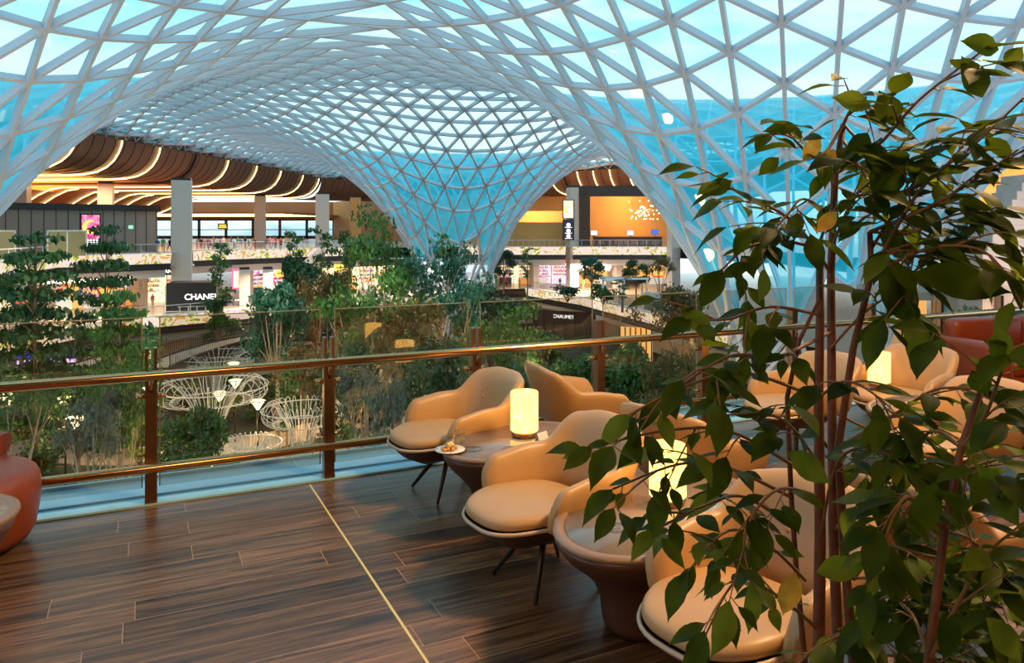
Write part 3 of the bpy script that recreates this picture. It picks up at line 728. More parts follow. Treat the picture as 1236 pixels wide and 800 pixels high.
# black boutique box
bq = empty('black_boutique', (gx(231, 88), 88, ZC), .22); tag(bq, 'black boutique box with large white lit name on the concourse', 'boutique')
m = MB(); m.box((0, 2, 1.7), (5.4, 4, 3.4)); m.build('body', M['black'], bq)
m = MB(); m.box((-2.75, -.1, 1.6), (.1, .12, 3.2)); m.box((-.1, -.1, .15), (5.4, .12, .1)); m.build('light_trim', M['white'], bq)
text(bq, 'CHANEL', (1.1, -.12, 1.75), .95, M['letters'], name='sign_lettering')
tr_ = empty('terrace_rail', (gx(240, 85.5), 85.5, ZC), .22); tag(tr_, 'short white post rail in front of the black boutique', 'railing')
for k in range(6): m = MB(); m.box((-2+k*.9, 0, .5), (.12, .12, 1.0)); m.build('post', M['offwhite'], tr_)
m = MB(); m.box((.3, 0, .95), (5.0, .08, .08)); m.build('rail', M['offwhite'], tr_)
# lit pink poster frames in the crowd
for px, Y, col in ((288, 97, 'shop_pink'),):
    r_ = empty('pink_poster', (gx(px, Y), Y, ZC)); tag(r_, 'pink lit poster frame standing among the people on the concourse', 'poster')
    m = MB(); m.box((0, 0, 3.2), (1.6, .2, 2.6)); m.build('frame', emat('pink_frame', (1, .12, .3), 1.6), r_); m = MB(); m.box((0, -.12, 3.2), (1.2, .06, 2.1)); m.build('print', M['adpale'], r_)
    m = MB(); m.box((0, 0, .95), (.2, .2, 1.9)); m.build('stand', M['white'], r_)
for px, Y, z in ((343, 103, -4.4), (413, 108, -3.9), (416, 108, -5.6)):
    r_ = empty('yellow_sign', (gx(px, Y), Y, z)); tag(r_, {343: 'small yellow lit sign left of the round dark tree', 413: 'upper yellow lit sign between the middle trees'}.get(px, 'lower yellow lit sign between the middle trees'), 'sign')
    m = MB(); m.box((0, 0, 0), (2.3, .2, .9)); m.build('board', M['yel'], r_); m = MB(); m.box((0, -.12, 0), (1.7, .04, .15)); m.build('text_line', M['black'], r_)
# staircase / escalator from the upper deck
es = empty('escalator', (gx(367, 108), 108, ZC)); tag(es, 'white sided escalator rising to the upper deck behind the round tree', 'escalator')
m = MB()
for k in range(20): m.box((-3.8+k*.36, 1.2, .17+k*.335), (.36, 1.2, .34))
m.build('steps', M['charcoal'], es)
for y in (.5, 1.9): m = MB(); m.bar((-4, y, .9), (3.5, y, 7.6), .12, 1.0, (0, 0, 1)); m.build('side_panel', M['white'], es)

# far restaurant -----------------------------------------------------
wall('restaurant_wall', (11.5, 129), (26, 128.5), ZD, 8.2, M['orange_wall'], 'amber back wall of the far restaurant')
o = wall('restaurant_header', (10, 119.8), (25.5, 119.5), 6.6, 8.3, M['dark'], 'dark header beam above the restaurant')
scr = empty('patterned_screen', (gx(706, 119), 119.3, ZD)); tag(scr, 'dark perforated lattice screen at the left end of the restaurant', 'screen')
m = MB(); m.box((0, .2, 4.0), (1.7, .15, 8)); m.build('panel', M['dark'], scr)
m = MB()
for k in range(26):
    for q in range(5):
        m.lathe([(.0, 0), (.10, .0), (.10, .06), (0, .06)], ((q-2)*.34+(.17 if k % 2 else 0)-.08, 0, .3+k*.3), 6)
for i, v in enumerate(m.v):
    pass
m.build('lattice_studs', M['bronze_dark'], scr)
bar = empty('bar_counter', (gx(760, 121), 122, ZD)); tag(bar, 'long dark bar counter in front of the amber restaurant wall', 'counter')
m = MB(); m.box((0, 1.5, .75), (11, .9, 1.5)); m.build('front', M['dark'], bar); m = MB(); m.box((0, 1.5, 1.55), (11.3, 1.1, .12)); m.build('top', M['brown_leather'], bar)
for px, cc, z, lab in ((718, (.8, .82, 1), .35, 'pale lit monitor at the left end of the restaurant bar'), (762, (.8, .82, 1), .35, 'pale lit monitor at the middle of the restaurant bar'), (792, (.05, .15, 1), .5, 'blue lit screen at the right end of the restaurant')):
    r_ = empty('bar_monitor', (gx(px, 121.5), 122.6, z)); tag(r_, lab, 'monitor')
    m = MB(); m.box((0, 0, .55), (1.1, .12, .8)); m.build('casing', M['black'], r_); m = MB(); m.box((0, -.08, .55), (1.0, .04, .7)); m.build('display', emat('monitor_light', cc, 1.5), r_)
    m = MB(); m.box((0, 0, .08), (.2, .15, .17)); m.build('stand', M['black'], r_)
rs = random.Random(5)
def simple_seat(x, y, rz, label, grp, z=ZD, m='rim_leather'):
    if not hasattr(simple_seat, 'src'):
        r_ = empty('dining_chair'); q = MB(); q.box((0, 0, .45), (.5, .5, .1)); q.build('seat', M[m], r_, bevel=.03)
        q = MB(); q.box((0, -.25, .78), (.5, .07, .6)); q.build('backrest', M[m], r_, bevel=.03)
        for sx in (-.2, .2):
            for sy in (-.2, .2): q = MB(); q.box((sx, sy, .2), (.04, .04, .4)); q.build('leg', M['leg'], r_)
        simple_seat.src = r_; o = r_
    else: o = copy_tree(simple_seat.src)
    o.location = (x, y, z); o.rotation_euler.z = rz; tag(o, label, 'chair', grp); return o
for k in range(14):
    simple_seat(11.9+k*.86, 120.3+.5*(k % 2), rs.uniform(-.6, .6)+(math.pi if k % 3 == 0 else 0), 'small dining chair behind the glass of the far restaurant terrace', 'terrace chairs of the far restaurant')
ch = empty('bubble_chandelier', (gx(778, 121.5), 121.5, 3.6)); tag(ch, 'chandelier of many small glowing globes hanging in the far restaurant', 'chandelier')
m = MB(); m.box((0, 0, 4.3), (4.4, 2.4, .15)); m.build('ceiling_plate', M['dark'], ch)
bulb = None
for k in range(56):
    x, y, z = rs.gauss(0, 1.25), rs.uniform(-1, 1), rs.gauss(.7, .75)
    if bulb is None:
        q = MB(); q.lathe([(0.01, -.09), (.07, -.06), (.09, 0), (.07, .06), (.01, .09)], n=8); bulb = q.build('globe', emat('globe_light', (1, .75, .45), 9), ch); o = bulb
    else: o = bulb.copy(); COL.objects.link(o)
    o.location = (max(-2.3, min(2.3, x)), y, max(-.5, min(2.4, z)))
m = MB()
for k in range(56): pass
for k in range(16): m.tube([(-2.1+k*.28, (k % 3-1)*.6, 4.2), (-2.1+k*.28, (k % 3-1)*.6, .7+(k % 4)*.3)], .012, 4)
m.build('wires', M['black'], ch)
# orange hall left of the restaurant
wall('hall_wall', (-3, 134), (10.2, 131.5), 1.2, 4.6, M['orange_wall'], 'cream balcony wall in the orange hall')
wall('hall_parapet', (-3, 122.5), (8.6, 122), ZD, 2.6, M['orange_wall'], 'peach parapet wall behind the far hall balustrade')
# globe lamps of the amber shop
for k, px in enumerate((704, 733)):
    g_ = empty('globe_cluster_lamp', (gx(px, 128.5), 128.5, ZC+3.1)); tag(g_, 'round white globe cluster lamp in the amber shop, %s of the two' % ('left' if k == 0 else 'right'), 'lamp')
    for q in range(7):
        m = MB(); a_ = q*2*math.pi/6; c_ = (0, 0, 0) if q == 6 else (.42*math.cos(a_), -.1, .42*math.sin(a_)); m.lathe([(.01, -.26), (.2, -.17), (.27, 0), (.2, .17), (.01, .26)], c_, 10); m.build('globe', emat('milk_globe', (1, .85, .7), 3.5), g_)
    m = MB(); m.tube([(0, 0, .2), (0, 0, 1.4)], .02, 4); m.build('cord', M['black'], g_)
# white pergola kiosk and green kiosk in front of the right shops
pk = empty('white_pergola', (gx(757, 98), 98, ZC), .1); tag(pk, 'white frame pergola standing on the concourse in front of the amber shops', 'pergola')
for x in (-2.6, -.4, 2.6):
    for y in (0, 2.4): m = MB(); m.box((x, y, 1.6), (.22, .22, 3.2)); m.build('post', M['white'], pk)
m = MB(); m.box((0, 0, 3.2), (5.6, .25, .25)); m.box((0, 2.4, 3.2), (5.6, .25, .25)); m.box((-2.6, 1.2, 3.2), (.25, 2.4, .25)); m.box((2.6, 1.2, 3.2), (.25, 2.4, .25)); m.box((-1.8, -.2, 3.0), (2.6, .6, .2)); m.build('top_frame', M['white'], pk)
gk = empty('green_kiosk', (gx(806, 90), 90, ZC), .1); tag(gk, 'dark green kiosk with pale band and round lit emblem at the right of the concourse', 'kiosk')
m = MB(); m.box((0, 1, .55), (4.6, 2, 1.1)); m.build('counter', mat('kiosk_green', (.01, .09, .06), .4), gk)
m = MB(); m.box((0, 1.1, 1.55), (4.6, 1.8, .9)); m.build('glass_band', M['ledge'], gk)
m = MB(); m.box((0, -.1, 1.0), (1.5, .15, 1.7)); m.build('emblem_board', mat('kiosk_green_board', (.01, .07, .05), .4), gk)
m = MB(); m.lathe([(.01, 0), (.55, 0), (.55, .06), (.01, .06)], (0, 0, 0), 20); m.v = [Vector((v.x, -.2-v.z, 1.0+v.y)) for v in m.v]; m.build('round_emblem', M['letters_w'], gk)
m = MB()
for k in range(6): m.tube([(.2*math.cos(k)*1.3, -.29, 1+.2*math.sin(k)*1.3), (.42*math.cos(k+.5), -.29, 1+.42*math.sin(k+.5))], .04, 4)
m.build('emblem_figure', mat('emblem_green', (.01, .15, .08), .4), gk)

# right side: jewellery store, teal glass, marble steps ------------------
st = empty('jewellery_store', (gx(1120, 70), 70.5, ZC), -.12); tag(st, 'pale jewellery store with lit name and teal wave glass behind the tree leaves', 'store')
m = MB(); m.box((-1, .5, 4.2), (9, .5, 2.4)); m.build('fascia', M['offwhite'], st)
text(st, 'TIFFANY & CO.', (.1, .15, 4.0), .72, M['letters'], name='sign_lettering')
m = MB(); m.box((2.05, .4, 1.6), (1.7, .2, 3.2)); m.build('teal_glass', M['teal'], st)
m = MB(); m.box((-4.3, .4, 1.6), (1.7, .2, 3.2)); m.build('teal_glass', M['teal'], st)
m = MB(); m.box((-1.1, 2.5, 1.6), (4.4, .2, 3.2)); m.build('lit_interior', M['shop_gold'], st)
m = MB()
for x in (-3.4, -1.1, 1.1): m.box((x, .4, 1.55), (.3, .4, 3.1))
m.build('door_posts', M['bronze_dark'], st)
m = MB(); m.box((4.7, .6, 1.6), (1.2, .2, 3.2)); m.build('teal_glass', M['teal'], st)
ps = empty('patterned_screen', (gx(1118, 68.5), 69, ZD), -.1); tag(ps, 'dark bronze lattice screen on the upper deck behind the leaves, left of the white column', 'screen')
m = MB(); m.box((0, 0, 3.9), (5.6, .15, 7.8)); m.build('panel', M['dark'], ps)
m = MB()
for k in range(24):
    for q in range(15): m.box(((q-7)*.36+(.18 if k % 2 else 0), -.12, .3+k*.31), (.16, .06, .16), rot=Matrix.Rotation(R(45), 3, 'Y'))
m.build('lattice_studs', M['bronze'], ps)
def marble_mat():
    m = mat('marble_courses', (.52, .43, .40), .35, noise_amt=.12, nscale=.7); return m
mt_ = empty('stepped_marble_wall', (0, 0, 0)); tag(mt_, 'large stepped marble clad wall rising at the right edge of the picture', 'wall')
m = MB(); jj = MB(); zc_ = [ZC+.62*k for k in range(25)]
for k, z in enumerate(zc_):
    # each course starts further right as the wall climbs
    pxl = 1186 if z < -.6 else 1186+ (z+.6)*9.5
    if z+.3 > 5.5: break
    x0 = gx(pxl, 56); m.box(((x0+gx(1330, 56))/2, 57.5+.0*k, z+.3), (gx(1330, 56)-x0, 3.0, .61)); jj.box(((x0+gx(1330, 56))/2, 57.52, z), (gx(1330, 56)-x0, 3.0, .03))
m.build('courses', marble_mat(), mt_); jj.build('course_joints', M['charcoal'], mt_)
wl = light('wall_washer', 'SPOT', (gx(1222, 52), 53, ZC+.5), 900, WARM, .3, (gx(1215, 56), 56, -3), spot=80)
wall('amber_hall_wall', (38, 84), (62, 78), ZD, 9, M['orange_wall'], 'amber wall of the upper hall at the right')
wall('bronze_shop_wall', (40.5, 74), (60, 66), ZC, -2.6, M['orange_wall'], 'amber wall beyond the right hand shops')
# ------------------------------------------------------------------ people (one continuous skinned body each)
def body_mesh(kind):
    me = bpy.data.meshes.new('person_body'); arms = {'stand': ((.10, .0, .82), (-.10, .03, .80)), 'walk': ((.06, .28, .95), (-.06, -.22, .88)), 'bag': ((.14, .12, 1.05), (-.08, 0, .8))}[kind]
    st = .0 if kind != 'walk' else .26
    v = [(0, 0, .95), (0, 0, 1.15), (0, 0, 1.38), (0, .01, 1.5), (0, .02, 1.60), (0, .015, 1.70),
         (.19, 0, 1.39), (.24, -.02, 1.12), (.24+arms[0][0]*.3, arms[0][1], arms[0][2]),
         (-.19, 0, 1.39), (-.24, -.02, 1.12), (-.24+arms[1][0]*.3, arms[1][1], arms[1][2]),
         (.1, 0, .88), (.11, st*.6+.02, .48), (.11, st, .07), (.12, st+.15, .03),
         (-.1, 0, .88), (-.11, -st*.3+.02, .48), (-.11, -st, .07), (-.12, -st+.15, .03)]
    e = [(0, 1), (1, 2), (2, 3), (3, 4), (4, 5), (2, 6), (6, 7), (7, 8), (2, 9), (9, 10), (10, 11), (0, 12), (12, 13), (13, 14), (14, 15), (0, 16), (16, 17), (17, 18), (18, 19)]
    r = [.15, .14, .16, .06, .10, .085, .07, .05, .035, .07, .05, .035, .095, .06, .045, .04, .095, .06, .045, .04]
    me.from_pydata(v, e, []); o = bpy.data.objects.new('tmp', me); COL.objects.link(o)
    sk = o.modifiers.new('skin', 'SKIN'); 
    for i, s in enumerate(me.skin_vertices[0].data if me.skin_vertices else []): s.radius = (r[i], r[i]*.8)
    if me.skin_vertices: me.skin_vertices[0].data[0].use_root = True
    o.modifiers.new('sub', 'SUBSURF').levels = 1
    bpy.context.view_layer.update()
    dg = bpy.context.evaluated_depsgraph_get(); m2 = bpy.data.meshes.new_from_object(o.evaluated_get(dg)); bpy.data.objects.remove(o)
    m2.materials.clear()
    for _ in range(4): m2.materials.append(M['skin'])
    for p in m2.polygons:
        c = p.center; p.use_smooth = True
        hand = abs(c.x) > .2 and c.z < .98
        p.material_index = 0 if (1.46 < c.z < 1.63 or hand) else (3 if c.z >= 1.63 or (c.z > 1.55 and c.y < .0) else (1 if c.z > .93 else (2 if c.z > .08 else 3)))
    m2.name = 'person_body'; return m2
# make sure skin data exists
def ensure_skin():
    pass
BODIES = {}
def get_body(k):
    if k not in BODIES:
        try: BODIES[k] = body_mesh(k)
        except Exception as ex: raise
    return BODIES[k]
CL = {n: mat('cloth_'+n, c, .8) for n, c in (('white', (.7, .7, .68)), ('black', (.02, .02, .025)), ('red', (.5, .05, .04)), ('blue', (.06, .12, .35)), ('grey', (.2, .2, .21)), ('beige', (.5, .38, .25)), ('green', (.04, .3, .12)), ('pink', (.6, .2, .22)))}
HAIR = mat('dark_hair', (.02, .013, .01), .5)
def person(x, y, z, rz, top, low, kind, label, scale=1.0):
    o = bpy.data.objects.new('person', get_body(kind)); COL.objects.link(o); o.location = (x, y, z); o.rotation_euler.z = rz; o.scale = (scale,)*3
    for i, mm in ((1, CL[top]), (2, CL[low]), (3, HAIR)):
        o.material_slots[i].link = 'OBJECT'; o.material_slots[i].material = mm
    tag(o, label, 'person'); return o
rp_ = random.Random(21); tops = list(CL)
PL = [(px, Y, ZD) for px, Y in ((243, 102), (251, 100), (258, 117), (266, 103), (275, 105), (283, 104), (291, 106), (300, 103), (308, 106), (322, 104), (330, 108), (339, 106), (348, 120), (357, 110), (190, 93.5), (197, 95), (205, 96), (238, 104), (247, 110), (254, 106), (262, 112), (270, 108), (279, 113), (287, 109), (296, 114), (305, 110), (326, 112), (333, 118), (345, 116), (352, 112), (366, 119), (402, 118), (414, 122), (426, 119))]
PL += [(px, Y, ZC) for px, Y in ((262, 97), (268, 101), (274, 98), (279, 96), (284, 103), (292, 99), (297, 104), (150, 90), (184, 93), (610, 124), (627, 121), (644, 125), (676, 124), (704, 120), (731, 110), (784, 96))]
PL += [(px, Y, ZC) for px, Y in ((1092, 56), (1120, 62), (1106, 50))]
near = lambda px, z: (('beside the grey pavilion on the upper deck' if px < 215 else 'in the upper deck crowd left of the slim column' if px < 312 else 'near the far white column')) if z == ZD else ('on the concourse behind the left trees' if px < 200 else 'on the concourse right of the black boutique' if px < 400 else 'in front of the far shops on the concourse' if px < 800 else 'on the glossy floor by the jewellery store')
kk = ['stand', 'walk', 'bag']; used = {}
for i, (px, Y, z) in enumerate(PL):
    t_, l_ = tops[(i*3+1) % len(tops)], tops[(i*5+2) % len(tops)]; k_ = kk[i % 3]
    lab = 'person in %s top and %s trousers %s' % (t_, l_, near(px, z)); lab = ' '.join(lab.split()[:16])
    po_ = person(gx(px, Y), Y, z, rp_.uniform(0, 6.28), t_, l_, k_, lab, rp_.uniform(.93, 1.05))
    po_['group'] = 'people on the upper deck' if z == ZD else 'people on the concourse'
# ------------------------------------------------------------------ the garden
m = MB(); m.box((-10, 75, ZG-.25), (120, 110, .5)); o = m.build('garden_floor', M['soil']); struct(o, 'planted garden ground of the atrium')
def ribbon(pts, w, z, th, name, m_, label, kind='structure'):
    pts = smooth_pts(pts, 3); mb = MB()
    rows = [[p+norm_out(pts, i)*u+Vector((0, 0, zz)) for (u, zz) in ((-w/2, z), (w/2, z), (w/2, z-th), (-w/2, z-th), (-w/2, z))] for i, p in enumerate(pts)]
    mb.grid(rows, 0, False); o = mb.build(name, m_); o['kind'] = kind; o['label'] = label; return o
ribbon(V2((-30, 34), (-24, 44), (-17, 50), (-10, 56), (-6, 66), (-10, 80), (-20, 88)), 3.4, ZG+.06, .1, 'garden_path', M['path'], 'warm paved path winding through the garden')
ribbon(V2((-36, 56), (-28, 52), (-20, 54), (-13, 62)), 4.2, ZG+.07, .1, 'garden_path', M['path'], 'paved plaza below the wire canopies')
ribbon(V2((-14, 44), (-8, 50), (0, 60), (14, 66)), 3, ZG+.08, .1, 'garden_path', M['path'], 'paved path curving to the right part of the garden')
# elevated curved walks
def bridge(pts, z, label):
    root = empty('curved_bridge'); tag(root, label, 'bridge'); pts = smooth_pts(pts, 3); mb = MB(); w = 2.6
    rows = [[p+norm_out(pts, i)*u+Vector((0, 0, z)) for u in (-w/2, w/2)] for i, p in enumerate(pts)]; mb.grid(rows, 0, False); mb.build('walkway', M['path'], root)
    for s_ in (-1, 1):
        mb = MB(); sweep(mb, [p+norm_out(pts, i)*s_*w/2 for i, p in enumerate(pts)], [(-.12, z+.12), (.12, z+.12), (.12, z-.75), (-.12, z-.75), (-.12, z+.12)], 0, False); mb.build('edge_beam', M['black'], root)
        mb = MB(); q = resample([p+norm_out(pts, i)*s_*w/2 for i, p in enumerate(pts)], .35)
        for p in q: mb.box(p+Vector((0, 0, z+.6)), (.03, .03, 1.0))
        mb.tube([p+Vector((0, 0, z+1.12)) for p in q], .035, 4); mb.build('railing', M['charcoal'], root)
    mb = MB()
    for i in range(2, len(pts)-1, 7): mb.tube([pts[i]+Vector((0, 0, z-.5)), Vector((pts[i].x, pts[i].y, ZG))], .22, 8)
    mb.build('columns', M['charcoal'], root); return root
bridge([Vector((gx(-60, 52), 52, 0)), Vector((gx(0, 56), 56, 0)), Vector((gx(85, 60), 60, 0)), Vector((gx(150, 68), 68, 0))], -9.4, 'curved garden bridge with black edge crossing the left edge of the picture')
bridge([Vector((gx(185, 62), 62, 0)), Vector((gx(225, 69), 69, 0)), Vector((gx(300, 80), 80, 0)), Vector((gx(400, 84), 84, 0)), Vector((gx(480, 78), 78, 0))], -9.6, 'curved garden bridge with black edge behind the big white wire canopy')
bs = empty('bridge_screens', (gx(52, 61), 61.5, -9.4), .25); tag(bs, 'row of four blue and pink lit screens on the left garden bridge', 'screens')
for k in range(4):
    q = MB(); q.box((-1.65+k*1.1, 0, .75), (.95, .1, 1.15)); f_ = q.build('screen_panel', M['black'], bs)
    q = MB(); q.box((-1.65+k*1.1, -.07, .9), (.9, .05, .6)); q.build('blue_display', emat('blue_disp', (.03, .05, .7), 1.4), f_); q = MB(); q.box((-1.65+k*1.1, -.07, .4), (.9, .05, .3)); q.build('pink_display', emat('pink_disp', (.9, .6, 1), 1.4), f_)

LEAFM = {
 'green': leafmat('foliage_green', (.016, .070, .014), (.055, .18, .028), .25, sc=.6),
 'deep': leafmat('foliage_deep', (.008, .045, .016), (.028, .11, .032), .22, sc=.6),
 'blue': leafmat('foliage_bluish', (.012, .075, .052), (.035, .16, .105), .25, sc=.6),
 'olive': leafmat('foliage_olive', (.06, .050, .012), (.17, .13, .035), .25, sc=.6),
 'grey': leafmat('foliage_greygreen', (.06, .085, .065), (.17, .21, .165), .2, sc=.6),
 'lime': leafmat('foliage_lime', (.12, .20, .010), (.34, .38, .025), .4, sc=.6),
}
def foliage(mb, blobs, n, size, rnd, up=.6):
    for (c, r) in blobs:
        c = Vector(c)
        for _ in range(n):
            d = Vector((rnd.gauss(0, 1), rnd.gauss(0, 1), rnd.gauss(0, 1))).normalized(); rr = rnd.random()**.45
            p = c+Vector((d.x*r[0]*rr, d.y*r[1]*rr, d.z*r[2]*rr))
            nn = (Vector((rnd.gauss(0, 1), rnd.gauss(0, 1), rnd.gauss(0, 1)))*.55+d*.5+Vector((0, 0, up))).normalized()
            t = nn.orthogonal().normalized(); t = Matrix.Rotation(rnd.uniform(0, 6.28), 3, nn) @ t; sd = nn.cross(t)
            s = size*1.2*rnd.uniform(.6, 1.3)
            mb.add([p-t*s*.5, p+sd*s*.33-nn*s*.05, p+t*s*.6-nn*s*.12, p-sd*s*.33-nn*s*.05], [(0, 1, 2, 3)], 0)
def make_tree(name, kind, hgt, cw, leaf, seed, bark='trunk', dens=1.0, lsize=.3):
    rnd = random.Random(seed); root = empty(name); t = MB(); blobs = []
    if kind == 'layered':      # flat tiers on ascending limbs
        t.tube([(0, 0, 0), (.1, 0, hgt*.3), (-.1, .1, hgt*.6), (.15, 0, hgt*.97)], [.2, .16, .12, .04], 7)
        nt = 9
        for k in range(nt):
            z = hgt*(.34+.64*k/(nt-1)); rr = cw*.5*(1-.55*k/(nt-1))
            for q in range(3 if k < nt-1 else 1):
                a = k*2.1+q*2.1+rnd.uniform(-.4, .4); rad = rr*rnd.uniform(.45, .8) if k < nt-1 else 0
                c = (rad*math.cos(a), rad*math.sin(a), z); t.tube([(0, 0, z-hgt*.09), (c[0]*.6, c[1]*.6, z-.15), c], [.06, .04, .02], 5)
                blobs.append((c, (cw*.24*rnd.uniform(.7, 1.2), cw*.24, hgt*.025)))
        n = 90
    elif kind == 'round':
        t.tube([(0, 0, 0), (.05, 0, hgt*.3), (0, .1, hgt*.7)], [.22, .18, .06], 7)
        for k in range(22):
            a = rnd.uniform(0, 6.28); ph = rnd.uniform(-.5, 1.3); rr = cw*.36
            c = (rr*math.cos(a)*math.cos(ph), rr*math.sin(a)*math.cos(ph), hgt*.6+hgt*.3*math.sin(ph)); blobs.append((c, (cw*.17, cw*.17, hgt*.08)))
            t.tube([(0, 0, hgt*.35), (c[0]*.5, c[1]*.5, hgt*.5), c], [.06, .04, .015], 4)
        n = 110
    elif kind == 'slender':
        for s in range(2):
            o_ = .3*s; t.tube([(o_, 0, 0), (o_+.1, .1, hgt*.5), (o_-.1, 0, hgt*.95)], [.1, .08, .02], 6)
        for k in range(12):
            a = rnd.uniform(0, 6.28); z = hgt*(.45+.55*k/11); rr = cw*.4*rnd.random(); blobs.append(((rr*math.cos(a), rr*math.sin(a), z), (cw*.2, cw*.2, hgt*.035)))
            t.tube([(0, 0, z-hgt*.08), (rr*math.cos(a), rr*math.sin(a), z)], [.035, .01], 4)
        n = 55
    elif kind == 'multi':      # several pale leaning stems and an open crown
        tips = []
        for s in range(5):
            a = s*1.26+rnd.uniform(-.3, .3); rr = cw*.3
            tip = (rr*math.cos(a), rr*math.sin(a), hgt*rnd.uniform(.7, .95)); tips.append(tip)
            t.tube([(.15*math.cos(a), .15*math.sin(a), 0), (tip[0]*.35, tip[1]*.35, hgt*.4), tip], [.12, .09, .03], 6)
            for q in range(3):
                b = (tip[0]+rnd.gauss(0, cw*.14), tip[1]+rnd.gauss(0, cw*.14), tip[2]+rnd.gauss(0, hgt*.08)); t.tube([(tip[0]*.7, tip[1]*.7, hgt*.6), b], [.04, .015], 4)
                blobs.append((b, (cw*.17, cw*.17, hgt*.07)))
            blobs.append((tip, (cw*.18, cw*.18, hgt*.08)))
        n = 75
    elif kind == 'shrub':
        for s in range(5): a = s*1.3; t.tube([(0, 0, 0), (cw*.2*math.cos(a), cw*.2*math.sin(a), hgt*.6)], [.05, .02], 4)
        for k in range(9):
            a = rnd.uniform(0, 6.28); rr = cw*.32*rnd.random()**.5; blobs.append(((rr*math.cos(a), rr*math.sin(a), hgt*rnd.uniform(.35, .8)), (cw*.2, cw*.2, hgt*.2)))
        n = 60
    elif kind == 'palm':
        t.tube([(0, 0, 0), (.05, 0, hgt*.5)], [.14, .1], 7); f = MB()
        for k in range(16):
            a = k*2.4; L = cw*.5
            sp = [(L*s_*math.cos(a), L*s_*math.sin(a), hgt*.5+hgt*.5*math.sin(s_*2.2)*(.7+.3*(k % 3)/2)-s_*s_*hgt*.25) for s_ in (0, .2, .4, .6, .8, 1)]
            for i in range(1, 6):
                for sg in (-1, 1):
                    for h_ in (0, .5):
                        p = Vector(sp[i-1]).lerp(Vector(sp[i]), h_); e_ = Vector((-math.sin(a)*sg*L*.28, math.cos(a)*sg*L*.28, -L*.08)); w_ = Vector((math.cos(a), math.sin(a), 0))*L*.06
                        f.add([p, p+w_, p+e_+w_*2, p+e_+w_], [(0, 1, 2, 3)])
            t.tube(sp, [.03, .03, .02, .02, .015, .01], 4)
        t.build('stem', M[bark], root); f.build('fronds', LEAFM[leaf], root); return root
    f = MB(); foliage(f, blobs, int(n*dens), lsize, rnd)
    t.build('trunk', M[bark], root); f.build('foliage', LEAFM[leaf], root); return root
PROTO = {
 'layered': ('layered', 10.5, 7.0, 'deep', 3, 'trunk', 1.3, .34), 'layered_green': ('layered', 9.5, 6.5, 'green', 5, 'trunk_pale', 1.4, .34),
 'round': ('round', 8, 6.6, 'green', 8, 'trunk_pale', 3.0, .24), 'dark_round': ('round', 9, 7, 'deep', 12, 'trunk', 1.5, .30), 'blue_round': ('round', 9, 6, 'blue', 14, 'trunk_pale', 1.2, .30),
 'slender': ('slender', 9, 3.4, 'green', 15, 'trunk_pale', 1.2, .24), 'multi': ('multi', 10, 8, 'green', 17, 'trunk_pale', 1.3, .30), 'multi_blue': ('multi', 10.5, 8.5, 'blue', 19, 'trunk_pale', 1.4, .30),
 'olive': ('multi', 8, 7, 'olive', 22, 'trunk', 1.3, .27), 'multi_grey': ('multi', 6.5, 5.5, 'grey', 27, 'trunk_pale', 1.0, .22),
 'shrub': ('shrub', 2.2, 2.8, 'green', 31, 'trunk', 1.2, .22), 'shrub_lime': ('shrub', 1.6, 2.6, 'lime', 33, 'trunk', 1.1, .2), 'shrub_grey': ('shrub', 2.6, 3.0, 'grey', 35, 'trunk', 1.1, .2), 'shrub_deep': ('shrub', 2.6, 3.2, 'deep', 37, 'trunk', 1.2, .24), 'shrub_olive': ('shrub', 2.2, 3.0, 'olive', 39, 'trunk', 1.2, .2),
 'palm': ('palm', 3.2, 4.2, 'blue', 41, 'trunk', 1, 1)}
SRC = {}
def plant(kind, px, ytop, Y, wpx, label, grp=None, z0=ZG, rz=0):
    k, h, cw, lf, sd, bk, dn, ls = PROTO[kind]
    if kind not in SRC:
        nm = {'palm': 'garden_palm', 'shrub': 'garden_shrub'}.get(k, 'garden_tree'); SRC[kind] = make_tree(nm, k, h, cw, lf, sd, bk, dn, ls); o = SRC[kind]
    else: o = copy_tree(SRC[kind])
    H_ = CAMZ-(ytop-HY)*Y/F-z0; Wd = wpx*Y/F
    o.location = (gx(px, Y), Y, z0); o.scale = (Wd/cw, Wd/cw, H_/h); o.rotation_euler.z = rz
    tag(o, label, {'palm': 'palm', 'shrub': 'shrub'}.get(k, 'tree'), grp); return o
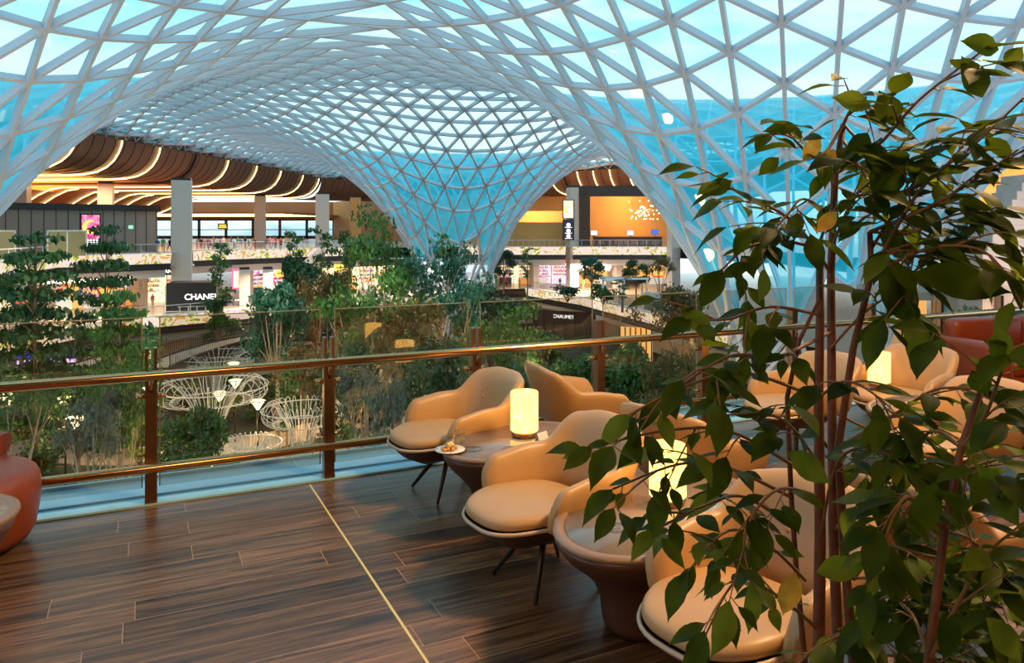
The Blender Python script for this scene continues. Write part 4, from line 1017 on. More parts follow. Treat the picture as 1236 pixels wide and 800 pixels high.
TR = [
 ('layered', 42, 282, 50, 118, 'dark layered tree at the left in front of the grey pavilion'),
 ('layered', 128, 272, 56, 84, 'tallest dark layered tree rising in front of the pink advert'),
 ('layered_green', 145, 352, 43, 96, 'broad green tiered tree just left of the first balustrade post'),
 ('multi', 15, 330, 60, 90, 'green tree at the left edge below the grey pavilion'),
 ('round', 231, 484, 34, 116, 'dense round bright green tree under the handrail right of the first post'),
 ('slender', 262, 296, 84, 50, 'thin sparse tree crossing the right hand display band'),
 ('blue_round', 335, 328, 57, 84, 'bluish green round tree behind the second glass panel'),
 ('dark_round', 380, 306, 72, 84, 'dark domed tree below the slim far columns'),
 ('dark_round', 352, 300, 84, 46, 'small dark tree beside the escalator'),
 ('olive', 396, 334, 62, 78, 'brownish tree below the dark domed tree'),
 ('slender', 350, 282, 88, 40, 'thin tree in front of the slim amber column'),
 ('slender', 389, 278, 86, 44, 'thin tree covering the foot of the white far column'),
 ('slender', 420, 282, 84, 40, 'thin tree right of the white far column'),
 ('multi', 462, 276, 60, 110, 'tall spreading green tree left of the central glass funnel'),
 ('multi_blue', 512, 292, 62, 110, 'tall bluish tree directly below the central glass funnel'),
 ('multi_blue', 545, 330, 56, 90, 'bluish tree with pale stems at the foot of the central glass funnel'),
 ('dark_round', 592, 334, 64, 92, 'dark round tree right below the central glass funnel'),
 ('multi', 445, 350, 50, 120, 'green tree behind the third glass panel'),
 ('olive', 490, 372, 46, 110, 'olive tree behind the third glass panel, below the bluish trees'),
 ('dark_round', 420, 400, 44, 80, 'dark tree behind the second balustrade post'),
 ('dark_round', 530, 395, 40, 110, 'dark tree behind the leftmost beige armchair'),
 ('multi', 600, 386, 46, 100, 'green tree behind the third balustrade post'),
 ('dark_round', 655, 384, 52, 72, 'dark green tree right of the third balustrade post'),
 ('round', 700, 418, 38, 150, 'wide bright green tree behind the fourth balustrade post'),
 ('blue_round', 640, 425, 36, 110, 'bluish tree behind the table lamp'),
 ('round', 775, 405, 40, 118, 'wide green tree right of the fourth balustrade post'),
 ('olive', 822, 350, 70, 74, 'olive brown tree beside the right glass funnel'),
 ('olive', 815, 432, 36, 100, 'brown shrubby tree at the foot of the right glass funnel'),
 ('dark_round', 95, 462, 44, 80, 'dark tree under the handrail left of the first post'),
 ('multi', 20, 455, 38, 110, 'green tree under the handrail at the left edge'),
 ('multi_grey', 110, 480, 34, 80, 'grey leaved tree with pale stems left of the first post'),
 ('multi', 148, 432, 36, 90, 'tree with two pale leaning trunks left of the first post'),
 ('multi_grey', 440, 445, 40, 70, 'grey blossom tree right of the second balustrade post'),
 ('multi_grey', 470, 462, 36, 60, 'grey leaved tree left of the leftmost beige armchair'),
 ('slender', 345, 440, 48, 56, 'thin tree between the two wire canopies'),
 ('olive', 375, 425, 52, 70, 'olive tree left of the second balustrade post'),
 ('round', 270, 376, 84, 50, 'green tree below the black boutique'),
 ('dark_round', 330, 446, 60, 60, 'dark tree under the second curved bridge'),
 ('multi', 100, 392, 72, 60, 'green tree behind the left curved bridge'),
]
for i, (k, px, yt, Y, w, lab) in enumerate(TR): plant(k, px, yt, Y, w, lab, rz=i*1.3)
TR2 = [('dark_round', 608, 298, 112, 34, 'small dark tree on the concourse in front of the red shop'), ('blue_round', 714, 306, 104, 36, 'small tree on the concourse in front of the amber shop'),
 ('dark_round', 768, 310, 100, 34, 'dense dark round tree on the concourse before the tall glazed shop'), ('olive', 797, 311, 100, 40, 'olive tree on the concourse right of the dense dark round tree'),
 ('slender', 752, 336, 88, 30, 'thin young tree in front of the white pergola'), ('slender', 636, 300, 104, 24, 'thin tree on the concourse left of the red framed shop')]
for i, (k, px, yt, Y, w, lab) in enumerate(TR2): plant(k, px, yt, Y, w, lab, z0=ZC, rz=i)
for i, (k, px, yt, Y, w, lab) in enumerate([('shrub_deep', 685, 342, 100, 42, 'low shrub planter left end of the concourse hedge'), ('shrub', 728, 338, 96, 40, 'low shrub behind the sweeping flower band'), ('shrub_olive', 830, 360, 70, 70, 'brownish hedge shrub beside the green kiosk'), ('shrub_deep', 812, 342, 82, 34, 'dark leafy shrub right of the round emblem'), ('shrub_deep', 262, 356, 84, 44, 'shrub in front of the black boutique')]): plant(k, px, yt, Y, w, lab, z0=ZC, rz=i)
for i, (k, px, yt, Y, w, lab) in enumerate([('blue_round', 1176, 358, 30, 120, 'dark leafy tree behind the balustrade below the marble wall'), ('dark_round', 1228, 362, 34, 110, 'leafy tree behind the orange sofa at the right edge'), ('shrub_deep', 1165, 262, 66, 30, 'dark plant on the upper deck beside the white column')]): plant(k, px, yt, Y, w, lab, z0=(ZC if i < 2 else ZD), rz=i)
# low planting
rg = random.Random(77); names = ['shrub', 'shrub_lime', 'shrub_grey', 'shrub_deep', 'shrub_olive', 'shrub_lime', 'palm', 'shrub']
lbl = {'shrub': 'low green shrub in the garden bed below the balustrade', 'shrub_lime': 'low lime yellow shrub glowing in the garden bed', 'shrub_grey': 'low silvery shrub in the garden bed', 'shrub_deep': 'low dark shrub in the garden bed', 'shrub_olive': 'low brownish shrub in the garden bed', 'palm': 'small bluish palm in the garden bed'}
grpn = {'shrub': 'low green shrubs of the garden', 'shrub_lime': 'lime shrubs of the garden', 'shrub_grey': 'silvery shrubs of the garden', 'shrub_deep': 'dark shrubs of the garden', 'shrub_olive': 'brownish shrubs of the garden', 'palm': 'small palms of the garden'}
PATHPTS = smooth_pts(V2((-30, 34), (-24, 44), (-17, 50), (-10, 56), (-6, 66), (-10, 80), (-20, 88)), 2)
cnt_ = 0
for _ in range(900):
    Y = rg.uniform(31, 72); px = rg.uniform(-30, 860); X = gx(px, Y); p = Vector((X, Y, 0))
    if any((p-q).length < 3.0 for q in PATHPTS) or (p-Vector((-20, 54, 0))).length < 4.5 or (p-FUN[2]).length < 6 or (p-FUN[0]).length < 6: continue
    k = names[rg.randrange(len(names))]; base_y = HY+F*(CAMZ-ZG)/Y; hh = rg.uniform(1.2, 2.8); ww = rg.uniform(2.4, 4)
    if px > 870 or base_y > 760: continue
    plant(k, px, base_y-hh*F/Y, Y, ww*F/Y, lbl[k], grpn[k], rz=rg.uniform(0, 6)); cnt_ += 1
    if cnt_ >= 150: break
plant('palm', 478, 498, 30, 90, 'bluish palm left of the leftmost beige armchair', None, z0=ZG+2)

# white wire canopies ---------------------------------------------------
def wire_canopy(px, ytop, Y, wpx, foot, label, squash=1.0, zb=ZG):
    top = CAMZ-(ytop-HY)*Y/F; h = top-zb; Rr = wpx*Y/F/2; root = empty('wire_canopy', (gx(px, Y), Y, zb)); tag(root, label, 'sculpture')
    prof = [(foot, 0), (foot*.9, h*.3), (foot*1.15, h*.55), (Rr*.38, h*.80), (Rr*.66, h*.98), (Rr*.86, h), (Rr, h*.90), (Rr*.95, h*.82), (Rr*.74, h*.79), (Rr*.55, h*.80)]
    m = MB(); n = 30
    for k in range(n):
        a = 2*math.pi*k/n; m.tube([(r*math.cos(a), r*math.sin(a), z) for r, z in smooth_prof(prof)], .020, 4, sm=False)
    m.build('ribs', M['wire'], root)
    for r, z in ((Rr, h*.93), (Rr*.7, h*.80)):
        m = MB(); m.tube([(r*math.cos(2*math.pi*k/36), r*math.sin(2*math.pi*k/36), z) for k in range(36)], .035, 5, closed=True); m.build('ring', M['wire'], root)
    return root
def smooth_prof(p, it=2):
    for _ in range(it):
        q = [p[0]]
        for i in range(len(p)-1): q += [tuple(p[i][c]*.75+p[i+1][c]*.25 for c in (0, 1)), tuple(p[i][c]*.25+p[i+1][c]*.75 for c in (0, 1))]
        q.append(p[-1]); p = q
    return p
wire_canopy(255, 456, 46, 132, .5, 'largest white wire canopy behind the round green tree')
wire_canopy(365, 484, 43, 96, .45, 'white wire canopy left of the second balustrade post')
wire_canopy(302, 528, 42, 74, .3, 'low white wire canopy in front of the pink plaza')
wire_canopy(262, 424, 68, 100, .5, 'white wire canopy farther back under the curved bridge')
# garden lamps ------------------------------------------------------------
M['lampglow'] = emat('garden_lamp_light', (1.0, .78, .40), 6.0)
def post_lamp(px, yhead, Y, label, src=[None]):
    z = CAMZ-(yhead-HY)*Y/F
    root = empty('garden_lamp', (gx(px, Y), Y, ZG)); tag(root, label, 'lamp'); h = z-ZG
    m = MB(); m.tube([(0, 0, 0), (0, 0, h-.4)], .06, 6); m.build('pole', M['black'], root)
    m = MB(); m.lathe([(.1, -.45), (.34, -.05), (.50, .12), (.36, .18), (.05, .2)], (0, 0, h), 10); m.build('lamp_shade', M['lampglow'], root)
    m = MB()
    for k in range(6): a = k*math.pi/3; m.tube([(.1*math.cos(a), .1*math.sin(a), h-.45), (.52*math.cos(a), .52*math.sin(a), h+.13)], .025, 4)
    m.tube([(.52*math.cos(k*math.pi/6), .52*math.sin(k*math.pi/6), h+.13) for k in range(12)], .03, 4, closed=True); m.build('shade_cage', M['black'], root)
    return root
LP = [(10, 479, 46, 'garden lamp on a black pole at the left edge below the handrail'), (79, 483, 46, 'garden lamp on a black pole between the left edge and the first post'), (91, 507, 42, 'lower garden lamp beside the left black pole lamp'),
 (265, 476, 52, 'garden lamp shining through the big wire canopy'), (284, 461, 56, 'upper garden lamp right of the big wire canopy centre'), (311, 486, 50, 'garden lamp between the two large wire canopies'), (282, 440, 64, 'small distant garden lamp just above the handrail'),
 (352, 400, 70, 'distant garden lamp above the second curved bridge'), (180, 470, 60, 'distant garden lamp beside the first post'), (400, 500, 55, 'garden lamp behind the second post')]
for l in LP: post_lamp(*l)
for px, y, Y in ((79, 500, 45), (275, 500, 50), (20, 500, 42), (330, 520, 44), (150, 490, 40), (450, 500, 42), (370, 470, 60), (640, 440, 50), (780, 450, 46), (240, 560, 36), (560, 430, 52)):
    light('garden_glow', 'POINT', tuple(at(px, y, Y)), 620, (1.0, .66, .26), .5)
for px, Y in ((120, 46), (300, 52), (480, 48), (680, 46), (60, 70), (560, 70)):
    light('garden_canopy_light', 'AREA', (gx(px, Y), Y, 2.5), 800, (1.0, .74, .40), 4, (gx(px, Y), Y+3, -14))
# ------------------------------------------------------------------ the lounge floor and the balustrade
def along(t, off=0, z=0): return P0+RD*t+RN*off+Vector((0, 0, z))
m = MB(); a_, b_ = along(-16, .0), along(22, .0); c_, d_ = along(22, -20), along(-16, -20)
m.prism([(d_.x, d_.y), (c_.x, c_.y), (b_.x, b_.y), (a_.x, a_.y)], -.6, 0); o = m.build('floor', M['floor']); struct(o, 'dark brown wood plank lounge floor')
o.location = (0, 0, 0)
m = MB(); p1, p2 = Vector((gx(374, 5.07), 5.07, .0015)), None
st_ = on(374, 585, 0); en_ = st_-RN*6.5; m.bar(st_+Vector((0, 0, .0)), en_, .012, .004); o = m.build('trim_1', mat('brass_strip', (.95, .66, .24), .35, .3)); struct(o, 'thin brass strip across the plank floor')
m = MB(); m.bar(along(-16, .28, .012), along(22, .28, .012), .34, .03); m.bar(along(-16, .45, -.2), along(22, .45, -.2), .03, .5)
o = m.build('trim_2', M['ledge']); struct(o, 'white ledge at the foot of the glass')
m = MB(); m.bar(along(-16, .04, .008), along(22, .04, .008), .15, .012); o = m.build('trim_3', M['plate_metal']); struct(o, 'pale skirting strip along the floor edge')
bal = empty('balustrade', tuple(P0)); tag(bal, 'bronze balustrade with two round rails and clear glass panels along the lounge edge', 'balustrade')
def bb(mb, name, m_, parent=bal, bevel=0):
    if parent is bal: mb.v = [v-P0 for v in mb.v]
    return mb.build(name, m_, parent, bevel=bevel)
POSTS = [-6.5, -5.4, -4.3, -3.2, -2.17, -1.09, 0, 1.086, 2.167, 3.217, 4.26, 5.30, 6.33, 7.325, 8.33, 9.35, 10.4]
ang = math.atan2(RD.y, RD.x)
for tp in POSTS:
    m = MB()
    for s in (-.025, .025): m.box(along(tp+s, .02, .48), (.018, .07, .96), ang)
    m.box(along(tp, .02, .02), (.07, .09, .04), ang); m.box(along(tp, .02, .38), (.034, .066, .76), ang)
    po = bb(m, 'post', M['bronze_dark'])
    m = MB()
    for s in (-1, 1): m.tube([along(tp+s*.02, .03, .66)-P0, along(tp+s*.085, .03, .66)-P0], .018, 8)
    po2 = m.build('glass_clamp', M['bronze'], po)
    m = MB()
    for s in (-1, 1): m.tube([along(tp+s*.02, .03, .30)-P0, along(tp+s*.075, .03, .30)-P0], .012, 8)
    m.tube([along(tp, .0, .68)-P0, along(tp, -.05, .79)-P0], .012, 8); m.build('rail_bracket', M['bronze'], po)
m = MB(); m.tube([along(-14, -.06, .80), along(20, -.06, .80)], .030, 14); m.tube([along(-14, -.02, .775), along(20, -.02, .775)], .012, 8); bb(m, 'handrail', M['bronze'])
m = MB(); m.tube([along(-14, -.05, .235), along(20, -.05, .235)], .028, 14); bb(m, 'lower_rail', M['bronze'])
for t1, t2 in zip(POSTS[:-1], POSTS[1:]):
    m = MB(); a1, b1 = along(t1+.05, .045, 0), along(t2-.05, .045, 0)
    m.bar(a1+Vector((0, 0, .62)), b1+Vector((0, 0, .62)), .012, 1.05); g_ = bb(m, 'glass_panel', M['railglass'])
    m = MB(); z0_, z1_ = .095, 1.145
    m.bar(a1+Vector((0, 0, z1_))-P0, b1+Vector((0, 0, z1_))-P0, .012, .006); m.bar(a1+Vector((0, 0, z0_))-P0, a1+Vector((0, 0, z1_))-P0, .004, .007, RD); m.bar(b1+Vector((0, 0, z0_))-P0, b1+Vector((0, 0, z1_))-P0, .004, .007, RD)
    m.build('polished_edge', M['edgeglass'], g_)

# dark timber soffit and rear wall of the lounge itself
m = MB(); a_, b_, c_, d_ = along(-16, -1.6), along(22, -1.6), along(22, -13), along(-16, -13)
m.prism([(d_.x, d_.y), (c_.x, c_.y), (b_.x, b_.y), (a_.x, a_.y)], 5.4, 5.7); o = m.build('ceiling_lounge', M['timber']); struct(o, 'dark timber soffit above the lounge')
m = MB(); m.bar(along(-16, -13, 2.7), along(22, -13, 2.7), .2, 5.4); o = m.build('wall_lounge', M['timber']); struct(o, 'dark timber rear wall of the lounge')
# ------------------------------------------------------------------ armchairs
def sstep(a, b, x):
    t = max(0, min(1, (x-a)/(b-a))); return t*t*(3-2*t)
def superell(n, rx, ry, e, e2=None):
    out = []
    for k in range(n):
        a = 2*math.pi*k/n; c, s = math.cos(a), math.sin(a)
        out.append((rx*math.copysign(abs(c)**e, c), ry*math.copysign(abs(s)**e, s)))
    return out
def shell_section(t):
    """t in [-1,1] along the U: 0 middle of the back, +-1 arm fronts. returns ring of points"""
    s = abs(t); sg = 1 if t >= 0 else -1
    if s < .62:
        phi = s/.62*math.pi/2; x = .335*math.sin(phi)**.80; y = -.06-.27*math.cos(phi)**.8
        tx = math.cos(phi); 
    else:
        x = .335+.012*(s-.62)/.38; y = -.06+.30*(s-.62)/.38
    k = sstep(.50, .27, s)                       # 1 on the back, 0 on the arms
    top = .565+.035*sstep(1, .6, s)+k*.175-.03*sstep(.08, .3, s)*k
    if s > .93: top -= .05*((s-.93)/.07)**2
    bot = .36-.03*k
    # outward normal in plan
    ds = 1e-3
    def pl(s):
        if s < .62:
            phi = max(s, 0)/.62*math.pi/2; return .335*math.sin(phi)**.8 if phi > 0 else 0, -.06-.27*max(math.cos(phi), 0)**.8
        return .335+.012*(s-.62)/.38, -.06+.30*(s-.62)/.38
    p0, p1 = pl(max(s-.02, 0)), pl(min(s+.02, 1)); tx, ty = p1[0]-p0[0], p1[1]-p0[1]
    if s < .02: tx, ty = 1, 0
    L = math.hypot(tx, ty); tx, ty = tx/L, ty/L; nx, ny = ty, -tx
    if s < .02: nx, ny = 0, -1
    th = .048+.012*k; lean_o = .045+.02*k; ring = []
    H_ = top-bot
    for (u, v) in ((-.4, .0), (-1, .06), (-1.05, .3), (-1, .6), (-.92, .84), (-.62, .96), (0, 1.0), (.62, .96), (.95, .84), (1.05, .6), (1.0, .3), (.8, .06), (.3, 0)):
        o_ = u*th*(1 if s < .97 else .8)+lean_o*(v**1.3)+(.085*k*v*v)
        ring.append(Vector((sg*(x+nx*o_), y+ny*o_, bot+v*H_)))
    if sg < 0: pass
    return ring
def shell_part(t0, t1, n):
    m = MB(); rows = []
    ts = [t0+(t1-t0)*i/n for i in range(n+1)]
    for t in ts: rows.append(shell_section(t))
    def cap(row, nxt):
        c = sum(row, Vector())/len(row); d = (row[0]-nxt[0]); d = (c-sum(nxt, Vector())/len(nxt)).normalized()
        return [c+(p-c)*.82+d*.022 for p in row], [c+(p-c)*.4+d*.032 for p in row]
    a1, a2 = cap(rows[0], rows[1]); b1, b2 = cap(rows[-1], rows[-2])
    if abs(t0) > .99: rows = [a2, a1]+rows
    if abs(t1) > .99: rows = rows+[b1, b2]
    m.grid(rows, 0, True, closed=True); n_ = len(rows[0]); L_ = len(m.v)
    m.add(rows[0], [tuple(range(n_))], 0, True); m.add(rows[-1], [tuple(range(n_))[::-1]], 0, True)
    return m
def seat_mesh():
    m = MB(); n = 40; prof = [(.0, .004), (.6, .003), (.88, -.003), (.97, -.014), (1.0, -.036), (.985, -.056), (.92, -.066)]
    rows = []
    for sc, dz in prof:
        row = []
        for k in range(n):
            a = 2*math.pi*k/n; c, s = math.cos(a), math.sin(a)
            rx = .335*(1-.06*max(0, s)**2); ry = .42 if s > 0 else .29; e = .70
            x = rx*math.copysign(abs(c)**e, c)*sc; y = .10+ry*math.copysign(abs(s)**e, s)*sc
            z = .435+dz+.05*(y-.05)-.14*max(0, y-.26)**1.25*1.4
            row.append(Vector((x, y, z)))
        rows.append(row)
    m.grid(rows, 0, True, closed=True); m.add(rows[0], [tuple(range(n))], 0, True); m.add(rows[-1], [tuple(range(n))[::-1]]); return m, rows
def make_armchair():
    root = empty('armchair'); build0 = MB.build
    class Sc:
        pass
    def sbuild(self, *a, **k):
        self.v = [Vector((v.x*.80, v.y*.84, v.z*.97)) for v in self.v]; return build0(self, *a, **k)
    MB.build = sbuild
    sm, rows = seat_mesh(); sm.build('seat', M['leather'], root, sub=1)
    rim = [r*1.0 for r in rows[-2]]; c = Vector((0, .1, 0))
    m = MB(); m.tube([Vector((p.x*1.03, c.y+(p.y-c.y)*1.03, p.z-.012)) for p in rim], .010, 6, closed=True); m.build('piping', M['leather_edge'], root)
    m = MB(); rr = []
    for sc, dz in ((1.02, -.012), (.97, -.035), (.84, -.085), (.55, -.135), (.2, -.15)):
        rr.append([Vector((p.x*sc, c.y+(p.y-c.y)*sc, p.z*(1 if sc > .9 else 1)+dz)) for p in rim])
    m.grid(rr, 0, True, closed=True); m.add(rr[-1], [tuple(range(40))]); m.build('seat_shell', M['brown_leather'], root)
    shell_part(-.44, .44, 26).build('backrest', M['leather'], root, sub=1)
    shell_part(-1, -.44, 14).build('armrest', M['leather'], root, sub=1); shell_part(.44, 1, 14).build('armrest', M['leather'], root, sub=1)
    m = MB(); m.lathe([(.0, 0), (.014, 0), (.014, .006), (.0, .008)], (0, 0, 0), 10); m.v = [Vector((v.x, -.235+v.z, .60+v.y)) for v in m.v]; m.build('button', M['leather'], root)
    m = MB(); m.lathe([(.05, .25), (.06, .30)], n=12); m.build('swivel_hub', M['leg'], root)
    for k in range(4):
        a = math.pi/4+k*math.pi/2; m = MB(); m.tube([(0, .04, .29), (.12*math.cos(a), .04+.12*math.sin(a), .235), (.33*math.cos(a), .04+.33*math.sin(a), .008)], [.02, .021, .011], 8, flat=1.0); m.build('leg', M['leg'], root)
    MB.build = build0
    return root
AC = make_armchair()
def armchair(x, y, deg, label, first=[True]):
    if first[0]: o = AC; first[0] = False
    else: o = copy_tree(AC)
    o.location = (x, y, 0); o.rotation_euler.z = R(deg-90); tag(o, label, 'armchair'); return o
# heading = direction the sitter faces, degrees from +x
armchair(-.36, 4.98, 212, 'beige leather armchair at the far left of the group, beside the plate of food')
armchair(.52, 5.55, 20, 'beige armchair seen from behind the round glowing lamp, facing the balustrade')
armchair(.20, 3.72, 212, 'beige leather armchair in the middle, between the two oval tables')
armchair(1.05, 4.35, 40, 'beige armchair behind the larger table, seen from its back through the leaves')
armchair(.86, 2.72, 216, 'beige leather armchair nearest to the camera at the bottom, behind the leaves')
armchair(1.75, 3.15, 35, 'beige armchair facing away at the lower right, its armrest right of the trunks')
armchair(2.16, 5.75, 205, 'pale beige armchair by the balustrade left of the ficus trunks')
armchair(3.1, 6.1, 215, 'beige armchair lit amber by the lamp behind the ficus trunks')
armchair(2.75, 4.75, 200, 'beige armchair right of the ficus trunks below the orange sofa')
armchair(3.55, 4.9, 170, 'beige armchair at the right edge behind the leaves')

# ------------------------------------------------------------------ oval tables
def oval_table(x, y, deg, label, a=.50, b=.33, h=.455, src=[None]):
    root = empty('oval_table', (x, y, 0), R(deg)); tag(root, label, 'table')
    def el(prof, mb, n=44): mb.lathe(prof, n=n, sx=a, sy=b); return mb
    el([(.54, .02), (.56, .05), (.58, .14), (.64, .22), (.76, .29), (.91, .36), (.98, .41), (.99, .435)], MB()).build('pedestal', M['brown_leather'], root)
    el([(.99, .435), (1.0, .445), (.995, .455), (.93, .458), (.90, .452), (.90, .445)], MB()).build('table_rim', M['rim_leather'], root)
    el([(.0, .4525), (.895, .4525), (.895, .447), (.0, .447)], MB(), 44).build('glass_top', M['tabletop'], root)
    for cx, cy in ((-.31, .04), (-.16, -.12)):
        mb = MB()
        for r in (.055, .04, .018): mb.tube([(cx+r*math.cos(k*math.pi/14), cy+r*math.sin(k*math.pi/14), .4535) for k in range(28)], .0012, 4, closed=True)
        mb.build('charging_mark', M['brown_leather'], root)
    return root
M['tabletop'] = mat('smoked_table_glass', (.30, .24, .20), .12, coat=.5)
oval_table(.02, 4.52, 47, 'small brown oval drum table with a plate and glass, left one of the two')
oval_table(.66, 3.40, 50, 'larger looking brown oval drum table in front with two round charging marks', .62, .38)
oval_table(2.9, 5.35, 30, 'oval drum table carrying the lamp behind the ficus trunks')
oval_table(3.35, 4.1, 20, 'oval drum table at the right edge below the armchairs')
def alabaster():
    m = bpy.data.materials.new('lit_alabaster'); m.use_nodes = True; t = m.node_tree; t.nodes.clear()
    tc = N(t, 'ShaderNodeTexCoord'); nz = N(t, 'ShaderNodeTexNoise'); nz.inputs['Scale'].default_value = 14; nz.inputs['Detail'].default_value = 6; nz.inputs['Distortion'].default_value = 2.2; t.links.new(tc.outputs['Object'], nz.inputs[0])
    r = ramp(t, [(.40, (1, .50, .08)), (.48, (1, .58, .13)), (.52, (1, .38, .05)), (.58, (1, .62, .16))]); t.links.new(nz.outputs[0], r.inputs[0])
    e = N(t, 'ShaderNodeEmission'); e.inputs[1].default_value = 4.2; t.links.new(r.outputs[0], e.inputs[0]); o = N(t, 'ShaderNodeOutputMaterial'); t.links.new(e.outputs[0], o.inputs[0]); return m
M['alab'] = alabaster()
def table_lamp(x, y, z, label, s=1.0):
    root = empty('table_lamp', (x, y, z)); tag(root, label, 'lamp'); root.scale = (s,)*3
    m = MB(); m.lathe([(.0, 0), (.075, 0), (.078, .02), (.072, .032), (.0, .032)], n=28); m.build('base', M['bronze_dark'], root)
    m = MB(); m.lathe([(.078, .034), (.083, .04), (.083, .262), (.079, .268), (.074, .262), (.074, .24), (.0, .235)], n=32); m.build('lamp_shade', M['alab'], root)
    return root
ZT = .4535
L1 = on(633, 526, ZT); table_lamp(L1.x, L1.y, ZT, 'glowing alabaster cylinder lamp on the table beside the plate')
L2 = on(806, 607, ZT); table_lamp(L2.x, L2.y, ZT, 'glowing alabaster lamp behind leaves on the larger front table')
L3 = on(1061, 466, ZT); table_lamp(L3.x, L3.y, ZT, 'bright lamp on the farther table right of the ficus trunks', 1.0)
# plate, food, glass, cards
PL_ = on(543, 545, ZT)
m = MB(); m.lathe([(.0, 0), (.045, 0), (.05, .004), (.085, .012), (.086, .015), (.05, .009), (.0, .008)], n=32); o = m.build('plate', M['plate']); o.location = PL_; tag(o, 'white round plate on the left oval table', 'plate')
rf = random.Random(3); src_ = None
for k in range(9):
    if src_ is None:
        m = MB(); m.lathe([(.0, 0), (.010, .002), (.014, .010), (.011, .018), (.0, .021)], n=8); src_ = m.build('pastry_bite', M['food']); o = src_
    else: o = src_.copy(); COL.objects.link(o)
    a = k*2.4; r = .012+.0038*k; o.location = PL_+Vector((r*math.cos(a)-.01, r*math.sin(a), .009)); o.rotation_euler.z = a; tag(o, 'small golden pastry bite on the white plate', 'pastry', 'pastry bites on the plate')
for k, (dx, dy, dz) in enumerate(((-.005, -.01, .030), (.008, .006, .032))):
    m = MB(); m.lathe([(.0, 0), (.012, .003), (.016, .014), (.010, .025), (.0, .028)], n=10); o = m.build('cream_dumpling', M['food2']); o.location = PL_+Vector((dx, dy, dz-.004)); tag(o, 'pale cream ball on top of the pastries, %s' % ('nearer one' if k == 0 else 'farther one'), 'food')
m = MB(); m.tube([(0, 0, 0), (.012, .004, .045), (.012, .005, .055)], [.002, .002, .004], 6); o = m.build('dessert_pick', M['plate']); o.location = PL_+Vector((.01, .01, .035)); tag(o, 'white pick stuck into the pastries on the plate', 'pick')
GL = on(555, 537, ZT); gl = empty('water_glass', tuple(GL)); tag(gl, 'stemless drinking glass beside the white plate', 'glass')
m = MB(); m.lathe([(.0, .001), (.022, .0), (.029, .015), (.033, .04), (.029, .075), (.026, .092), (.0252, .092), (.028, .074), (.0315, .04), (.027, .016), (.0, .006)], n=24, cap=False); m.build('bowl', M['clear'], gl)
m = MB(); m.lathe([(.0, .007), (.026, .016), (.0305, .036), (.0, .037)], n=24, cap=False); m.build('drink', glassy('drink', (.98, .85, .6), (1, .7, .3), .3), gl)
def tent_card(p, deg, label, w=.09, h=.055):
    root = empty('tent_card', tuple(p), R(deg)); tag(root, label, 'card')
    for s in (-1, 1): m = MB(); m.bar((0, s*.018, 0.001), (0, 0, h), .0012, w, (0, 1, 0)) if False else m.add([(-w/2, s*.02, 0), (w/2, s*.02, 0), (w/2, 0, h), (-w/2, 0, h), (-w/2, s*.0215, 0), (w/2, s*.0215, 0), (w/2, s*.0015, h+.0008), (-w/2, s*.0015, h+.0008)], [(0, 1, 2, 3), (7, 6, 5, 4), (0, 4, 5, 1), (1, 5, 6, 2), (2, 6, 7, 3), (3, 7, 4, 0)]); m.build('card_face', M['plate'], root)
    return root
tent_card(on(654, 533, ZT), 50, 'white folded card right of the lamp on the left table'); tent_card(on(829, 634, ZT), 60, 'white folded card on the front table right of the lamp')

# ------------------------------------------------------------------ orange seats
def tub_chair(x, y, deg, label, s=1.0, w=.42):
    root = empty('tub_armchair', (x, y, 0), R(deg-90)); tag(root, label, 'armchair'); root.scale = (s,)*3
    m = MB(); m.lathe([(.90, .01), (.97, .08), (1.02, .22), (1.04, .34), (.99, .40), (.90, .425), (.5, .435), (.0, .437)], (0, .05, 0), 44, sx=w, sy=w*1.02); m.build('seat', M['orange'], root, sub=1)
    m = MB(); rows = []
    for k in range(33):
        a = R(-184+188*k/32); c, sn = math.cos(a), math.sin(a); hh = .15+.17*sstep(0, .3, k/32)*sstep(0, .3, 1-k/32)
        row = []
        for u, v in ((-.06, 0), (-.07, .3), (-.065, .7), (-.05, .92), (0, 1), (.05, .92), (.065, .7), (.06, .3), (.03, 0)):
            r = w*.92+u+.05*v; row.append(Vector((r*c, .02+r*sn, .38+hh*v)))
        rows.append(row)
    m.grid(rows, 0, True, closed=True); m.add(rows[0], [tuple(range(9))]); m.add(rows[-1], [tuple(range(9))[::-1]]); m.build('backrest', M['orange'], root, sub=1)
    m = MB(); m.lathe([(.7, 0), (.75, .03)], (0, .05, 0), 30, sx=w, sy=w); m.build('plinth', M['leg'], root)
    return root
tub_chair(-3.02, 4.02, -5, 'burnt orange leather tub armchair cut by the left edge of the picture', .97, .43)
tb = empty('round_side_table', (-2.50, 3.30, 0)); tag(tb, 'round brown pedestal table with taupe rim at the left edge', 'table')
m = MB(); m.lathe([(.17, 0), (.175, .1), (.21, .22), (.29, .36), (.315, .42)], n=40); m.build('pedestal', M['brown_leather'], tb)
m = MB(); m.lathe([(.315, .42), (.325, .435), (.322, .45), (.295, .455), (.28, .452)], n=40, cap=False); m.build('table_rim', M['rim_leather'], tb)
m = MB(); m.lathe([(.0, .447), (.282, .447), (.282, .4525), (.0, .4525)], n=40); m.build('glass_top', M['tabletop'], tb)
sf = empty('orange_sofa', (5.25, 7.55, 0), R(198)); tag(sf, 'burnt orange leather sofa with cushions in front of the balustrade at the right', 'sofa')
def cushion(c, d, name, m_='orange', b=.05, par=sf):
    m = MB(); m.box(c, d); o = m.build(name, M[m_], par, bevel=b, smooth=True); return o
cushion((0, 0, .25), (1.9, .85, .22), 'base'); 
